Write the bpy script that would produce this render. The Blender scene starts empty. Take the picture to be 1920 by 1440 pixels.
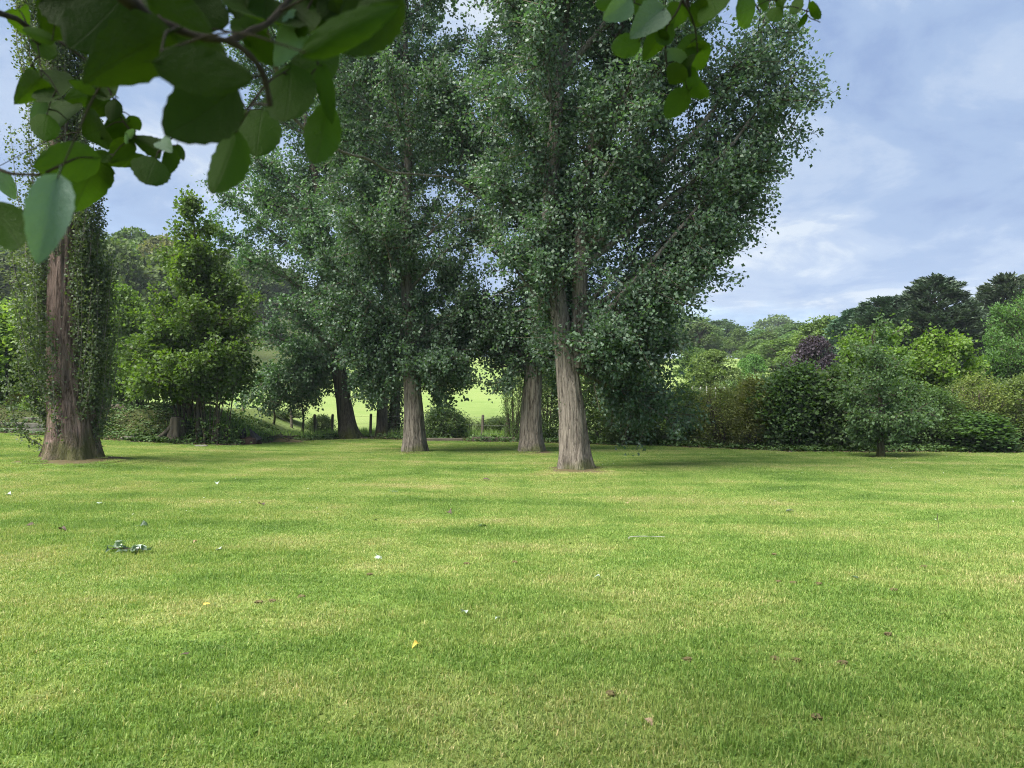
import bpy, math, random
import numpy as np
from mathutils import Vector, Matrix

# ---------------------------------------------------------------- camera, sky, sun, exposure
SC = bpy.context.scene
COL = SC.collection
F, CX, HY, EYE = 1331.0, 960.0, 756.0, 1.6       # focal length in photo pixels, centre column, horizon row, eye height
cam_d = bpy.data.cameras.new('camera')
cam = bpy.data.objects.new('camera', cam_d); COL.objects.link(cam); SC.camera = cam
cam_d.sensor_width = 34.6; cam_d.lens = F / 1920 * 34.6
cam_d.shift_y = (HY - 720) / 1920
cam_d.clip_end = 3000; cam_d.clip_start = 0.05
cam.location = (0, 0, EYE); cam.rotation_euler = (math.radians(90), 0, 0)
cam_d.dof.use_dof = True; cam_d.dof.focus_distance = 18; cam_d.dof.aperture_fstop = 6.0

SUN_TO = Vector((-0.46, -0.30, 0.84)).normalized()
SUN_EL = math.asin(SUN_TO.z); SUN_AZ = math.atan2(SUN_TO.x, SUN_TO.y)
sd = bpy.data.lights.new('sun', 'SUN'); sd.energy = 5.0; sd.angle = math.radians(45); sd.color = (1, 0.96, 0.88)
so = bpy.data.objects.new('sun', sd); COL.objects.link(so)
so.rotation_euler = SUN_TO.to_track_quat('Z', 'Y').to_euler(); so.location = (0, 0, 40)

world = bpy.data.worlds.new('World'); SC.world = world; world.use_nodes = True
wn, wl = world.node_tree.nodes, world.node_tree.links
wn.clear()
w_out = wn.new('ShaderNodeOutputWorld'); w_bg = wn.new('ShaderNodeBackground'); w_bg.inputs[1].default_value = 0.1
wl.new(w_bg.outputs[0], w_out.inputs[0])
sky = wn.new('ShaderNodeTexSky'); sky.sky_type = 'NISHITA'; sky.sun_disc = False
sky.sun_elevation = SUN_EL; sky.sun_rotation = SUN_AZ; sky.air_density = 1.0; sky.dust_density = 1.5
tc = wn.new('ShaderNodeTexCoord')
sep = wn.new('ShaderNodeSeparateXYZ'); wl.new(tc.outputs['Generated'], sep.inputs[0])
def wmath(op, a, b=None):
    n = wn.new('ShaderNodeMath'); n.operation = op
    for i, v in enumerate((a, b)):
        if v is None: continue
        if isinstance(v, (int, float)): n.inputs[i].default_value = v
        else: wl.new(v, n.inputs[i])
    return n.outputs[0]
den = wmath('ADD', wmath('ABSOLUTE', sep.outputs[2]), 0.22)      # cloud layer seen in perspective
px = wmath('DIVIDE', sep.outputs[0], den); py = wmath('DIVIDE', sep.outputs[1], den)
comb = wn.new('ShaderNodeCombineXYZ'); wl.new(px, comb.inputs[0]); wl.new(py, comb.inputs[1]); comb.inputs[2].default_value = 3.7
def wnoise(scale, detail, rough, dist, off):
    m = wn.new('ShaderNodeMapping'); m.inputs['Location'].default_value = off; wl.new(comb.outputs[0], m.inputs[0])
    n = wn.new('ShaderNodeTexNoise'); n.inputs['Scale'].default_value = scale; n.inputs['Detail'].default_value = detail
    n.inputs['Roughness'].default_value = rough; n.inputs['Distortion'].default_value = dist
    wl.new(m.outputs[0], n.inputs['Vector']); return n.outputs[0]
def wramp(v, stops):
    r = wn.new('ShaderNodeValToRGB'); cr = r.color_ramp; cr.interpolation = 'EASE'
    while len(cr.elements) < len(stops): cr.elements.new(0.5)
    for e, (p, c) in zip(cr.elements, stops): e.position = p; e.color = (*c, 1)
    wl.new(v, r.inputs[0]); return r.outputs[0]
cloud = wramp(wnoise(2.3, 10, 0.58, 0.35, (2.6, 0.7, 0)), [(0.34, (1.02, 1.50, 2.55)), (0.47, (1.35, 1.88, 2.85)), (0.56, (1.80, 2.28, 3.1)), (0.66, (2.65, 3.0, 3.45))])
cover = wramp(wnoise(0.9, 6, 0.55, 0.1, (7.3, 1.9, 0)), [(0.33, (0.6,) * 3), (0.46, (1, 1, 1))])
w_mix = wn.new('ShaderNodeMix'); w_mix.data_type = 'RGBA'
wl.new(cover, w_mix.inputs[0]); wl.new(sky.outputs[0], w_mix.inputs[6]); wl.new(cloud, w_mix.inputs[7])
wl.new(w_mix.outputs[2], w_bg.inputs[0])

vs = SC.view_settings
vs.view_transform = 'Standard'; vs.look = 'None'; vs.gamma = 1; vs.use_curve_mapping = False; vs.exposure = 1.4
cy = SC.cycles
cy.max_bounces = 8; cy.diffuse_bounces = 5; cy.glossy_bounces = 2; cy.transmission_bounces = 6; cy.transparent_max_bounces = 4
cy.filter_width = 1.05; cy.denoising_prefilter = 'NONE'; cy.use_adaptive_sampling = True; cy.adaptive_threshold = 0.02
cy.caustics_reflective = False; cy.caustics_refractive = False

# ---------------------------------------------------------------- numeric helpers
def hash3(i, j, k, seed):
    i = i.astype(np.int64); j = j.astype(np.int64); k = k.astype(np.int64)
    n = (i * 73856093) ^ (j * 19349663) ^ (k * 83492791) ^ (seed * 2654435761)
    n = (n ^ (n >> 13)) * 1274126177 & 0x7fffffff
    n = (n ^ (n >> 16)) * 40503 & 0x7fffffff
    return (n & 0xffff) / 65535.0
def vnoise(x, y, z, seed=1):
    x, y, z = np.broadcast_arrays(np.asarray(x, float), np.asarray(y, float), np.asarray(z, float))
    i, j, k = np.floor(x), np.floor(y), np.floor(z)
    u, v, w = x - i, y - j, z - k
    u = u * u * (3 - 2 * u); v = v * v * (3 - 2 * v); w = w * w * (3 - 2 * w)
    r = 0
    for a in (0, 1):
        for b in (0, 1):
            for c in (0, 1):
                r = r + hash3(i + a, j + b, k + c, seed) * (u if a else 1 - u) * (v if b else 1 - v) * (w if c else 1 - w)
    return r * 2 - 1
def fbm(x, y, z, seed=1, oct=3):
    r, a = 0, 1.0
    for o in range(oct):
        r = r + a * vnoise(np.asarray(x) * 2 ** o, np.asarray(y) * 2 ** o, np.asarray(z) * 2 ** o, seed + o); a *= 0.5
    return r
def sstep(a, b, x):
    t = np.clip((np.asarray(x, float) - a) / (b - a), 0, 1); return t * t * (3 - 2 * t)
def norm(v): return v / np.maximum(np.linalg.norm(v, axis=-1, keepdims=True), 1e-9)

# ---------------------------------------------------------------- terrain
EX = [-80, -18.7, -14.5, -11.5, -9.9, -9.0, -7.5, -3.5, 0.8, 3.4, 6.5, 9.2, 16, 80]
EY = [26.5, 26.5, 25.6, 25.4, 25.6, 29.5, 31.6, 30.2, 28.6, 27.2, 25.5, 23.2, 22.8, 22.6]
def edge(x): return np.interp(x, EX, EY)
MOUNDS = []                                             # (x, y, height, radius) raised ground round trunk bases
def terrain(x, y):
    x = np.asarray(x, float); y = np.asarray(y, float)
    lx = np.maximum(0, -8 - x)
    z = 0.052 * lx * lx / (lx + 1.5) * sstep(2, 14, y)
    z = np.minimum(z, 1.6)
    z = z + 0.03 * vnoise(x * 0.22, y * 0.22, 0, 5) * sstep(6, 12, y) + 0.012 * vnoise(x * 0.9, y * 0.9, 0, 6)
    over = y - edge(x)
    left = sstep(-9.2, -12.5, x)
    z = z + left * 1.05 * sstep(0.1, 2.6, over) * (1 - 0.75 * sstep(8, 16, over))
    z = z + left * sstep(0.1, 0.6, over) * 0.22 * fbm(x * 0.9, y * 0.9, 2, 17, 3) * (1 - sstep(10, 18, over))
    z = z + 0.12 * sstep(0.0, 0.8, over) * (1 - left) * (0.6 + 0.4 * vnoise(x * 0.8, y * 0.8, 1, 7))
    f = np.maximum(0, y - 33.0)
    z = z + 0.104 * f * f / (f + 6) * (1 - sstep(125, 150, y)) + 0.104 * 92 * sstep(125, 150, y) * 0.955
    a = x / np.maximum(y, 1)
    sl = 0.05 + 0.20 * sstep(-0.12, -0.42, a)
    t = np.maximum(0, y - (125 - 45 * sstep(-0.25, -0.5, a)))
    z = z + sl * t * t / (t + 12) * (1 - 0.35 * sstep(120, 330, t))
    z = z + sstep(45, 90, y) * 0.8 * vnoise(x * 0.025, y * 0.025, 0, 9)
    for mx, my, mh, mr in MOUNDS:
        z = z + mh * np.exp(-((x - mx) ** 2 + (y - my) ** 2) / (mr * mr))
    return z
def X(px, d): return (px - CX) / F * d
def Z(py, d): return EYE + (HY - py) / F * d
def P(px, py, d): return np.array([X(px, d), d, Z(py, d)])
def G(px, py):                                          # ground point under a photo pixel
    d = 3.0
    while d < 60 and terrain(X(px, d), d) < Z(py, d): d += 0.02
    return X(px, d), d, float(terrain(X(px, d), d))

# ---------------------------------------------------------------- materials
def new_mat(name):
    m = bpy.data.materials.new(name); m.use_nodes = True; m.node_tree.nodes.clear(); return m
class NT:
    def __init__(s, tree): s.t = tree; s.n = tree.nodes; s.l = tree.links
    def new(s, k, **kw):
        n = s.n.new(k)
        for a, v in kw.items(): setattr(n, a, v)
        return n
    def put(s, sock, v):
        if isinstance(v, bpy.types.NodeSocket): s.l.new(v, sock)
        elif isinstance(v, tuple) and sock.type == 'RGBA' and len(v) == 3: sock.default_value = (*v, 1)
        else: sock.default_value = v
    def math(s, op, a, b=0.0, c=None, clamp=False):
        n = s.new('ShaderNodeMath', operation=op); n.use_clamp = clamp
        s.put(n.inputs[0], a); s.put(n.inputs[1], b)
        if c is not None: s.put(n.inputs[2], c)
        return n.outputs[0]
    def mix(s, f, a, b, bt='MIX'):
        n = s.new('ShaderNodeMix', data_type='RGBA', blend_type=bt)
        s.put(n.inputs[0], f); s.put(n.inputs[6], a); s.put(n.inputs[7], b); return n.outputs[2]
    def noise(s, vec, scale, detail=4, rough=0.55, mapping=None, out=0, dist=0):
        if mapping is not None:
            m = s.new('ShaderNodeMapping'); s.put(m.inputs[0], vec); m.inputs['Scale'].default_value = mapping; vec = m.outputs[0]
        n = s.new('ShaderNodeTexNoise'); s.put(n.inputs['Vector'], vec); s.put(n.inputs['Scale'], scale)
        s.put(n.inputs['Detail'], detail); s.put(n.inputs['Roughness'], rough); s.put(n.inputs['Distortion'], dist); return n.outputs[out]
    def ramp(s, v, stops, interp='LINEAR'):
        r = s.new('ShaderNodeValToRGB'); cr = r.color_ramp; cr.interpolation = interp
        while len(cr.elements) < len(stops): cr.elements.new(0.5)
        for e, (p, c) in zip(cr.elements, stops):
            e.position = p; e.color = (*c, 1) if isinstance(c, tuple) else (c, c, c, 1)
        s.put(r.inputs[0], v); return r.outputs[0]
    def attr(s, name): return s.new('ShaderNodeAttribute', attribute_name=name).outputs['Fac']
    def bump(s, h, strength, dist):
        b = s.new('ShaderNodeBump'); s.put(b.inputs['Height'], h); b.inputs['Strength'].default_value = strength
        b.inputs['Distance'].default_value = dist; return b.outputs[0]
    def bsdf(s, col, rough=0.7, spec=0.3, normal=None):
        p = s.new('ShaderNodeBsdfPrincipled'); s.put(p.inputs['Base Color'], col); s.put(p.inputs['Roughness'], rough)
        s.put(p.inputs['Specular IOR Level'], spec)
        if normal is not None: s.put(p.inputs['Normal'], normal)
        return p.outputs[0]
    def out(s, sh):
        o = s.new('ShaderNodeOutputMaterial'); s.l.new(sh, o.inputs[0])

def leaf_mat(name, dark, light, back=None, trans=0.35, rough=0.45, spec=0.4, tcol=None):
    m = new_mat(name); t = NT(m.node_tree)
    oi = t.new('ShaderNodeObjectInfo').outputs['Color']
    c = t.mix(t.attr('rnd'), dark, light)
    c = t.mix(1.0, c, oi, 'MULTIPLY')
    cf = c
    if back:
        bf = t.new('ShaderNodeNewGeometry').outputs['Backfacing']
        cf = t.mix(bf, c, t.mix(1.0, back, oi, 'MULTIPLY'))
    p = t.bsdf(cf, rough, spec)
    tr = t.new('ShaderNodeBsdfTranslucent'); t.put(tr.inputs[0], t.mix(1.0, c, tcol or (1.5, 1.6, 0.6), 'MULTIPLY'))
    ms = t.new('ShaderNodeMixShader'); ms.inputs[0].default_value = trans
    t.l.new(p, ms.inputs[1]); t.l.new(tr.outputs[0], ms.inputs[2]); t.out(ms.outputs[0]); return m

def bark_mat(name, c1, c2, moss=(0.07, 0.085, 0.02), moss_h=0.5, sc=1.0):
    m = new_mat(name); t = NT(m.node_tree)
    v = t.new('ShaderNodeTexCoord').outputs['Object']
    f = t.noise(v, 14 * sc, 7, 0.7, (1, 1, 0.10), dist=0.9)
    g = t.noise(v, 30 * sc, 4, 0.6, (1, 1, 0.3))
    big = t.noise(v, 1.6, 3, 0.5)
    col = t.mix(t.ramp(f, [(0.40, 0.0), (0.57, 1.0)]), c1, c2)
    col = t.mix(t.math('MULTIPLY', t.ramp(g, [(0.4, 0.0), (0.7, 1.0)]), 0.35), col, tuple(x * 1.25 for x in c2))
    z = t.new('ShaderNodeSeparateXYZ'); t.put(z.inputs[0], v)
    mh = t.math('SUBTRACT', t.math('ADD', t.math('MULTIPLY', big, 1.4), 0.0), t.math('DIVIDE', z.outputs[2], moss_h * 2.4), clamp=True)
    mo = t.ramp(t.math('ADD', mh, t.math('MULTIPLY', g, 0.2)), [(0.45, 0.0), (0.8, 1.0)])
    col = t.mix(t.math('MULTIPLY', mo, 0.75), col, moss)
    h = t.math('ADD', f, t.math('MULTIPLY', g, 0.3))
    t.out(t.bsdf(col, 0.9, 0.15, t.bump(h, 1.0, 0.08))); return m

def plain_mat(name, c1, c2, scale=6, rough=0.85, bump=0.4, mapping=None, spec=0.2, dist=0.02):
    m = new_mat(name); t = NT(m.node_tree)
    v = t.new('ShaderNodeTexCoord').outputs['Object']
    f = t.noise(v, scale, 6, 0.6, mapping)
    t.out(t.bsdf(t.mix(t.ramp(f, [(0.3, 0.0), (0.7, 1.0)]), c1, c2), rough, spec, t.bump(f, bump, dist))); return m

# lawn colour as a function of where on the lawn a point lies (shared by soil sheet and blades)
lg = bpy.data.node_groups.new('lawn_colour', 'ShaderNodeTree')
lg.interface.new_socket('Color', in_out='OUTPUT', socket_type='NodeSocketColor')
t = NT(lg)
pos = t.new('ShaderNodeNewGeometry').outputs['Position']
big = t.noise(pos, 0.33, 5, 0.62, (0.8, 1.5, 0.0)); mid = t.noise(pos, 1.7, 4, 0.6, (1, 1.3, 0)); fine = t.noise(pos, 9, 3, 0.6, (1, 1, 0))
k = t.math('ADD', t.math('SUBTRACT', t.math('MULTIPLY', big, 0.8), 0.10), t.math('ADD', t.math('MULTIPLY', mid, 0.28), t.math('MULTIPLY', fine, 0.16)))
spx = t.new('ShaderNodeSeparateXYZ'); t.put(spx.inputs[0], pos)
wob = t.math('MULTIPLY', t.noise(pos, 0.25, 2, 0.5, (1, 1, 0)), 1.2)
st1 = t.math('SINE', t.math('MULTIPLY', t.math('ADD', spx.outputs[0], wob), 5.6))
st2 = t.math('SINE', t.math('MULTIPLY', t.math('ADD', t.math('ADD', spx.outputs[1], t.math('MULTIPLY', spx.outputs[0], 0.12)), wob), 4.6))
st = t.math('ADD', t.math('MULTIPLY', st1, 0.018), t.math('MULTIPLY', st2, 0.026))
k = t.math('ADD', k, st)
col = t.ramp(k, [(0.34, (0.120, 0.212, 0.042)), (0.47, (0.200, 0.302, 0.068)), (0.57, (0.285, 0.350, 0.106)), (0.70, (0.370, 0.372, 0.160))])
go = t.new('NodeGroupOutput'); t.l.new(col, go.inputs[0])
def lawn_col(t):
    n = t.new('ShaderNodeGroup'); n.node_tree = lg; return n.outputs[0]

M = {}
m = new_mat('lawn_soil_shaded'); t = NT(m.node_tree)
pos = t.new('ShaderNodeNewGeometry').outputs['Position']
fn = t.noise(pos, 40, 4, 0.7); f2 = t.noise(pos, 5, 4, 0.6)
soil = t.mix(f2, (0.055, 0.043, 0.024), (0.125, 0.105, 0.055))
c = t.mix(1.0, lawn_col(t), t.mix(fn, (0.38, 0.38, 0.34), (0.7, 0.7, 0.64)), 'MULTIPLY')  # lawn colour darkened on the sheet, painting in the shade between blades
so_ = t.ramp(t.math('ADD', t.attr('soil'), t.math('MULTIPLY', t.math('SUBTRACT', f2, 0.5), 0.9)), [(0.35, 0.0), (0.75, 1.0)])
t.out(t.bsdf(t.mix(so_, c, soil), 0.95, 0.05, t.bump(fn, 0.5, 0.02))); M['lawn'] = m

m = new_mat('grass_blade'); t = NT(m.node_tree)
r = t.attr('rnd')
c = t.mix(1.0, lawn_col(t), t.ramp(r, [(0.0, (0.42, 0.56, 0.42)), (0.3, (0.8, 0.88, 0.75)), (0.65, (1.05, 1.05, 1.0)), (0.9, (1.35, 1.28, 1.25)), (0.93, (1.85, 1.38, 2.0)), (1.0, (2.0, 1.45, 2.4))]), 'MULTIPLY')
p_ = t.bsdf(c, 0.55, 0.3)
tr = t.new('ShaderNodeBsdfTranslucent'); t.put(tr.inputs[0], t.mix(1.0, c, (1.25, 1.25, 0.8), 'MULTIPLY'))
ms = t.new('ShaderNodeMixShader'); ms.inputs[0].default_value = 0.35
t.l.new(p_, ms.inputs[1]); t.l.new(tr.outputs[0], ms.inputs[2]); t.out(ms.outputs[0]); M['blade'] = m

m = new_mat('meadow'); t = NT(m.node_tree)
pos = t.new('ShaderNodeNewGeometry').outputs['Position']
n1 = t.noise(pos, 0.12, 5, 0.6, (1, 0.5, 0)); n2 = t.noise(pos, 1.3, 5, 0.65, (0.5, 1.5, 0)); n3 = t.noise(pos, 12, 3, 0.7)
k = t.math('ADD', t.math('MULTIPLY', n1, 0.5), t.math('ADD', t.math('MULTIPLY', n2, 0.35), t.math('MULTIPLY', n3, 0.2)))
c = t.ramp(k, [(0.35, (0.115, 0.180, 0.050)), (0.5, (0.165, 0.230, 0.070)), (0.68, (0.225, 0.262, 0.100))])
c = t.mix(t.attr('soil'), c, t.mix(n2, (0.030, 0.034, 0.014), (0.065, 0.085, 0.028)))
t.out(t.bsdf(c, 0.95, 0.05, t.bump(t.math('ADD', n3, n2), 0.6, 0.08))); M['meadow'] = m

M['poplar'] = leaf_mat('poplar_leaf', (0.046, 0.092, 0.048), (0.098, 0.158, 0.086), (0.150, 0.205, 0.155), 0.34, 0.48, 0.38, (1.2, 1.5, 0.6))
M['lombardy'] = leaf_mat('lombardy_leaf', (0.055, 0.088, 0.034), (0.11, 0.15, 0.06), (0.12, 0.16, 0.09), 0.34, 0.5, 0.35)
M['maple'] = leaf_mat('maple_leaf', (0.055, 0.105, 0.020), (0.115, 0.185, 0.036), (0.11, 0.165, 0.06), 0.40, 0.55, 0.3)
M['shrub'] = leaf_mat('shrub_leaf', (0.066, 0.108, 0.040), (0.140, 0.195, 0.074), (0.13, 0.18, 0.09), 0.38, 0.55, 0.3)
M['conifer'] = leaf_mat('conifer_spray', (0.038, 0.066, 0.042), (0.082, 0.115, 0.070), None, 0.12, 0.6, 0.25, (1.1, 1.3, 0.7))
M['wood'] = leaf_mat('woodland_leaf', (0.050, 0.080, 0.028), (0.12, 0.165, 0.055), None, 0.3, 0.6, 0.25)
M['ivy'] = leaf_mat('ivy_leaf', (0.025, 0.050, 0.016), (0.06, 0.095, 0.03), None, 0.15, 0.55, 0.25)
M['litter'] = leaf_mat('dry_litter', (0.05, 0.035, 0.02), (0.20, 0.15, 0.09), None, 0.1, 0.8, 0.2, (1, 1, 1))
M['fluff'] = leaf_mat('white_petal', (0.55, 0.55, 0.5), (0.8, 0.8, 0.75), None, 0.3, 0.7, 0.2, (1, 1, 1))
M['bark_poplar'] = bark_mat('poplar_bark', (0.060, 0.050, 0.040), (0.235, 0.205, 0.170))
M['bark_lombardy'] = bark_mat('lombardy_bark', (0.055, 0.036, 0.027), (0.235, 0.170, 0.145), moss_h=1.6)
M['bark_dark'] = bark_mat('dark_bark', (0.035, 0.028, 0.022), (0.13, 0.11, 0.085), moss_h=1.2)
M['limb'] = bark_mat('limb_bark', (0.09, 0.08, 0.065), (0.26, 0.235, 0.20), moss_h=0.01, sc=1.5)
M['twig'] = plain_mat('twig_bark', (0.05, 0.04, 0.028), (0.12, 0.10, 0.07), 20)
M['hazel_twig'] = plain_mat('hazel_bark', (0.018, 0.014, 0.010), (0.045, 0.036, 0.026), 60, bump=0.3, dist=0.002)
M['post'] = plain_mat('weathered_post', (0.07, 0.06, 0.045), (0.19, 0.17, 0.13), 8, mapping=(1, 1, 0.12))
M['pale_post'] = plain_mat('pale_post', (0.30, 0.29, 0.26), (0.5, 0.49, 0.45), 8)
M['wire'] = plain_mat('galvanised_wire', (0.16, 0.16, 0.155), (0.28, 0.28, 0.27), 8, 0.5, 0.1, spec=0.5)
M['stone'] = plain_mat('mossy_stone', (0.055, 0.058, 0.040), (0.155, 0.15, 0.125), 4)
M['stump'] = plain_mat('stump_wood', (0.025, 0.022, 0.015), (0.115, 0.100, 0.072), 9, mapping=(1, 1, 0.2), bump=1.0, dist=0.05)
M['rust'] = plain_mat('rusty_metal', (0.018, 0.014, 0.011), (0.055, 0.032, 0.020), 9, rough=0.8)
M['black'] = plain_mat('black_metal', (0.012, 0.013, 0.015), (0.03, 0.032, 0.035), 9, rough=0.6)
M['timber'] = plain_mat('old_timber', (0.06, 0.05, 0.04), (0.16, 0.135, 0.10), 5, mapping=(0.2, 2, 2))
M['earth'] = plain_mat('worm_earth', (0.062, 0.050, 0.020), (0.150, 0.125, 0.055), 40)

# close-up leaf with veins, in the leaf's own coordinates (length 1 along +Y)
def vein_leaf_mat(name, c1, c2, back, trans, tcol, rough=0.5, spec=0.35):
    m = new_mat(name); t = NT(m.node_tree)
    v = t.new('ShaderNodeTexCoord').outputs['Object']
    s = t.new('ShaderNodeSeparateXYZ'); t.put(s.inputs[0], v)
    ax = t.math('ABSOLUTE', s.outputs[0])
    w = t.math('ADD', t.math('SUBTRACT', s.outputs[1], t.math('MULTIPLY', ax, 0.75)), t.math('MULTIPLY', t.noise(v, 3, 2), 0.05))
    tri = t.math('ABSOLUTE', t.math('SUBTRACT', t.math('FRACT', t.math('MULTIPLY', w, 9.0)), 0.5))
    side = t.ramp(tri, [(0.0, 1.0), (0.10, 0.0)])
    midv = t.ramp(ax, [(0.004, 1.0), (0.016, 0.0)])
    vein = t.math('MAXIMUM', t.math('MULTIPLY', side, 0.55), midv)
    n = t.noise(v, 7, 4, 0.6)
    oi = t.new('ShaderNodeObjectInfo').outputs['Color']
    c = t.mix(1.0, t.mix(n, c1, c2), oi, 'MULTIPLY')
    c = t.mix(t.math('MULTIPLY', vein, 0.30), c, t.mix(1.0, back, oi, 'MULTIPLY'))
    bf = t.new('ShaderNodeNewGeometry').outputs['Backfacing']
    cf = t.mix(t.math('MULTIPLY', bf, 0.8), c, t.mix(1.0, back, oi, 'MULTIPLY'))
    h = t.math('ADD', t.math('MULTIPLY', vein, -1.0), t.math('MULTIPLY', t.noise(v, 22, 3), 0.4))
    p = t.bsdf(cf, rough, spec, t.bump(h, 0.35, 0.03))
    tr = t.new('ShaderNodeBsdfTranslucent'); t.put(tr.inputs[0], t.mix(t.math('MULTIPLY', vein, 0.45), t.mix(1.0, c, tcol, 'MULTIPLY'), t.mix(0.5, c, (0.02, 0.03, 0.0))))
    ms = t.new('ShaderNodeMixShader'); ms.inputs[0].default_value = trans
    t.l.new(p, ms.inputs[1]); t.l.new(tr.outputs[0], ms.inputs[2]); t.out(ms.outputs[0]); return m
M['hazel'] = vein_leaf_mat('hazel_leaf', (0.045, 0.095, 0.012), (0.065, 0.125, 0.018), (0.075, 0.125, 0.03), 0.55, (1.5, 1.7, 0.3), 0.6, 0.18)
M['hazel_pale'] = vein_leaf_mat('hazel_leaf_pale', (0.10, 0.165, 0.105), (0.14, 0.205, 0.135), (0.17, 0.23, 0.16), 0.22, (1.2, 1.5, 0.5), 0.45, 0.35)
M['fallen_pale'] = vein_leaf_mat('fallen_leaf_pale', (0.30, 0.38, 0.30), (0.42, 0.50, 0.42), (0.5, 0.55, 0.45), 0.15, (1, 1, 1))
M['fallen_green'] = vein_leaf_mat('fallen_leaf_green', (0.05, 0.10, 0.04), (0.09, 0.14, 0.07), (0.30, 0.38, 0.32), 0.2, (1, 1.2, 0.5), 0.35, 0.5)
M['fallen_yellow'] = vein_leaf_mat('fallen_leaf_yellow', (0.62, 0.42, 0.05), (0.75, 0.56, 0.12), (0.75, 0.6, 0.2), 0.25, (1, 0.9, 0.5))
M['fallen_brown'] = vein_leaf_mat('fallen_leaf_brown', (0.30, 0.20, 0.11), (0.46, 0.34, 0.22), (0.48, 0.38, 0.27), 0.15, (1, 0.8, 0.6), 0.8)
M['fallen_dark'] = vein_leaf_mat('fallen_leaf_dark', (0.05, 0.035, 0.028), (0.11, 0.08, 0.06), (0.14, 0.10, 0.08), 0.1, (1, 0.8, 0.6), 0.8)

# ---------------------------------------------------------------- object helpers
def link(o, parent=None):
    COL.objects.link(o)
    if parent is not None: o.parent = parent
    return o
def thing(name, label, cat, loc=(0, 0, 0), group=None):
    o = bpy.data.objects.new(name, None); o.empty_display_size = 0.2; COL.objects.link(o)
    o.location = loc; o['label'] = label; o['category'] = cat
    if group: o['group'] = group
    return o
def tag(o, label, cat, group=None):
    o['label'] = label; o['category'] = cat
    if group: o['group'] = group
    return o
class MB:
    """collects numpy vertices and faces into one mesh"""
    def __init__(s): s.v = []; s.f = []; s.mi = []; s.r = []; s.n = 0
    def add(s, v, faces, mi=0, rnd=None):
        v = np.asarray(v, float); faces = np.asarray(faces, np.int64)
        s.v.append(v); s.f.append(faces + s.n); s.mi.append(np.full(len(faces), mi)); s.n += len(v)
        s.r.append(np.full(len(v), 0.5) if rnd is None else np.asarray(rnd, float))
    def mesh(s, name, mats, smooth=False, origin=None):
        v = np.concatenate(s.v); r = np.concatenate(s.r); mi = np.concatenate(s.mi).astype(np.int32)
        if origin is not None: v = v - np.asarray(origin, float)
        me = bpy.data.meshes.new(name)
        cnt = np.concatenate([np.full(len(f), f.shape[1]) for f in s.f]).astype(np.int32)
        idx = np.concatenate([f.ravel() for f in s.f]).astype(np.int32)
        me.vertices.add(len(v)); me.vertices.foreach_set('co', v.astype(np.float32).ravel())
        me.loops.add(len(idx)); me.loops.foreach_set('vertex_index', idx)
        me.polygons.add(len(cnt))
        me.polygons.foreach_set('loop_start', np.concatenate([[0], np.cumsum(cnt)[:-1]]).astype(np.int32))
        me.polygons.foreach_set('material_index', mi)
        if isinstance(smooth, bool): me.polygons.foreach_set('use_smooth', np.full(len(cnt), smooth))
        else: me.polygons.foreach_set('use_smooth', np.isin(mi, smooth))
        a = me.attributes.new('rnd', 'FLOAT', 'POINT'); a.data.foreach_set('value', r.astype(np.float32))
        for mm in (mats if isinstance(mats, (list, tuple)) else [mats]): me.materials.append(mm)
        me.update(calc_edges=True); me.validate(); return me
    def obj(s, name, mats, parent=None, smooth=False, origin=None):
        return link(bpy.data.objects.new(name, s.mesh(name, mats, smooth, origin)), parent)

def tube(mb, pts, rad, seg=8, mi=0, shape=None, cap=True):
    """tube along a polyline; shape(theta, s, p) gives a radial factor"""
    pts = np.asarray(pts, float); rad = np.asarray(rad, float); n = len(pts)
    tan = norm(np.gradient(pts, axis=0))
    ref = np.array([1.0, 0, 0]) if abs(tan[0][0]) < 0.9 else np.array([0, 1.0, 0])
    th = np.linspace(0, 2 * np.pi, seg, endpoint=False)
    A = norm(ref - (tan @ ref)[:, None] * tan); B = np.cross(tan, A)
    rr = rad[:, None] * np.ones((n, seg))
    if shape is not None: rr = rr * shape(th[None, :] * np.ones((n, 1)), np.arange(n)[:, None] * np.ones((1, seg)), pts)
    v = pts[:, None, :] + rr[..., None] * (np.cos(th)[None, :, None] * A[:, None, :] + np.sin(th)[None, :, None] * B[:, None, :])
    i = np.arange(n - 1)[:, None] * seg; j = np.arange(seg)[None, :]; j2 = (j + 1) % seg
    f = np.stack([i + j, i + j2, i + seg + j2, i + seg + j], -1).reshape(-1, 4)
    mb.add(v.reshape(-1, 3), f, mi)
    if cap:
        c = np.vstack([v[-1], pts[-1] + tan[-1] * rad[-1] * 0.3])
        mb.add(c, np.stack([np.arange(seg), (np.arange(seg) + 1) % seg, np.full(seg, seg)], -1), mi)
def spline(ctrl, n):
    """Catmull-Rom through control points"""
    c = np.asarray(ctrl, float); c = np.vstack([2 * c[0] - c[1], c, 2 * c[-1] - c[-2]])
    m = len(c) - 3; u = np.linspace(0, m - 1e-6, n); k = u.astype(int); t = (u - k)[:, None]
    p0, p1, p2, p3 = c[k], c[k + 1], c[k + 2], c[k + 3]
    return 0.5 * (2 * p1 + (p2 - p0) * t + (2 * p0 - 5 * p1 + 4 * p2 - p3) * t ** 2 + (3 * p1 - p0 - 3 * p2 + p3) * t ** 3)
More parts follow.
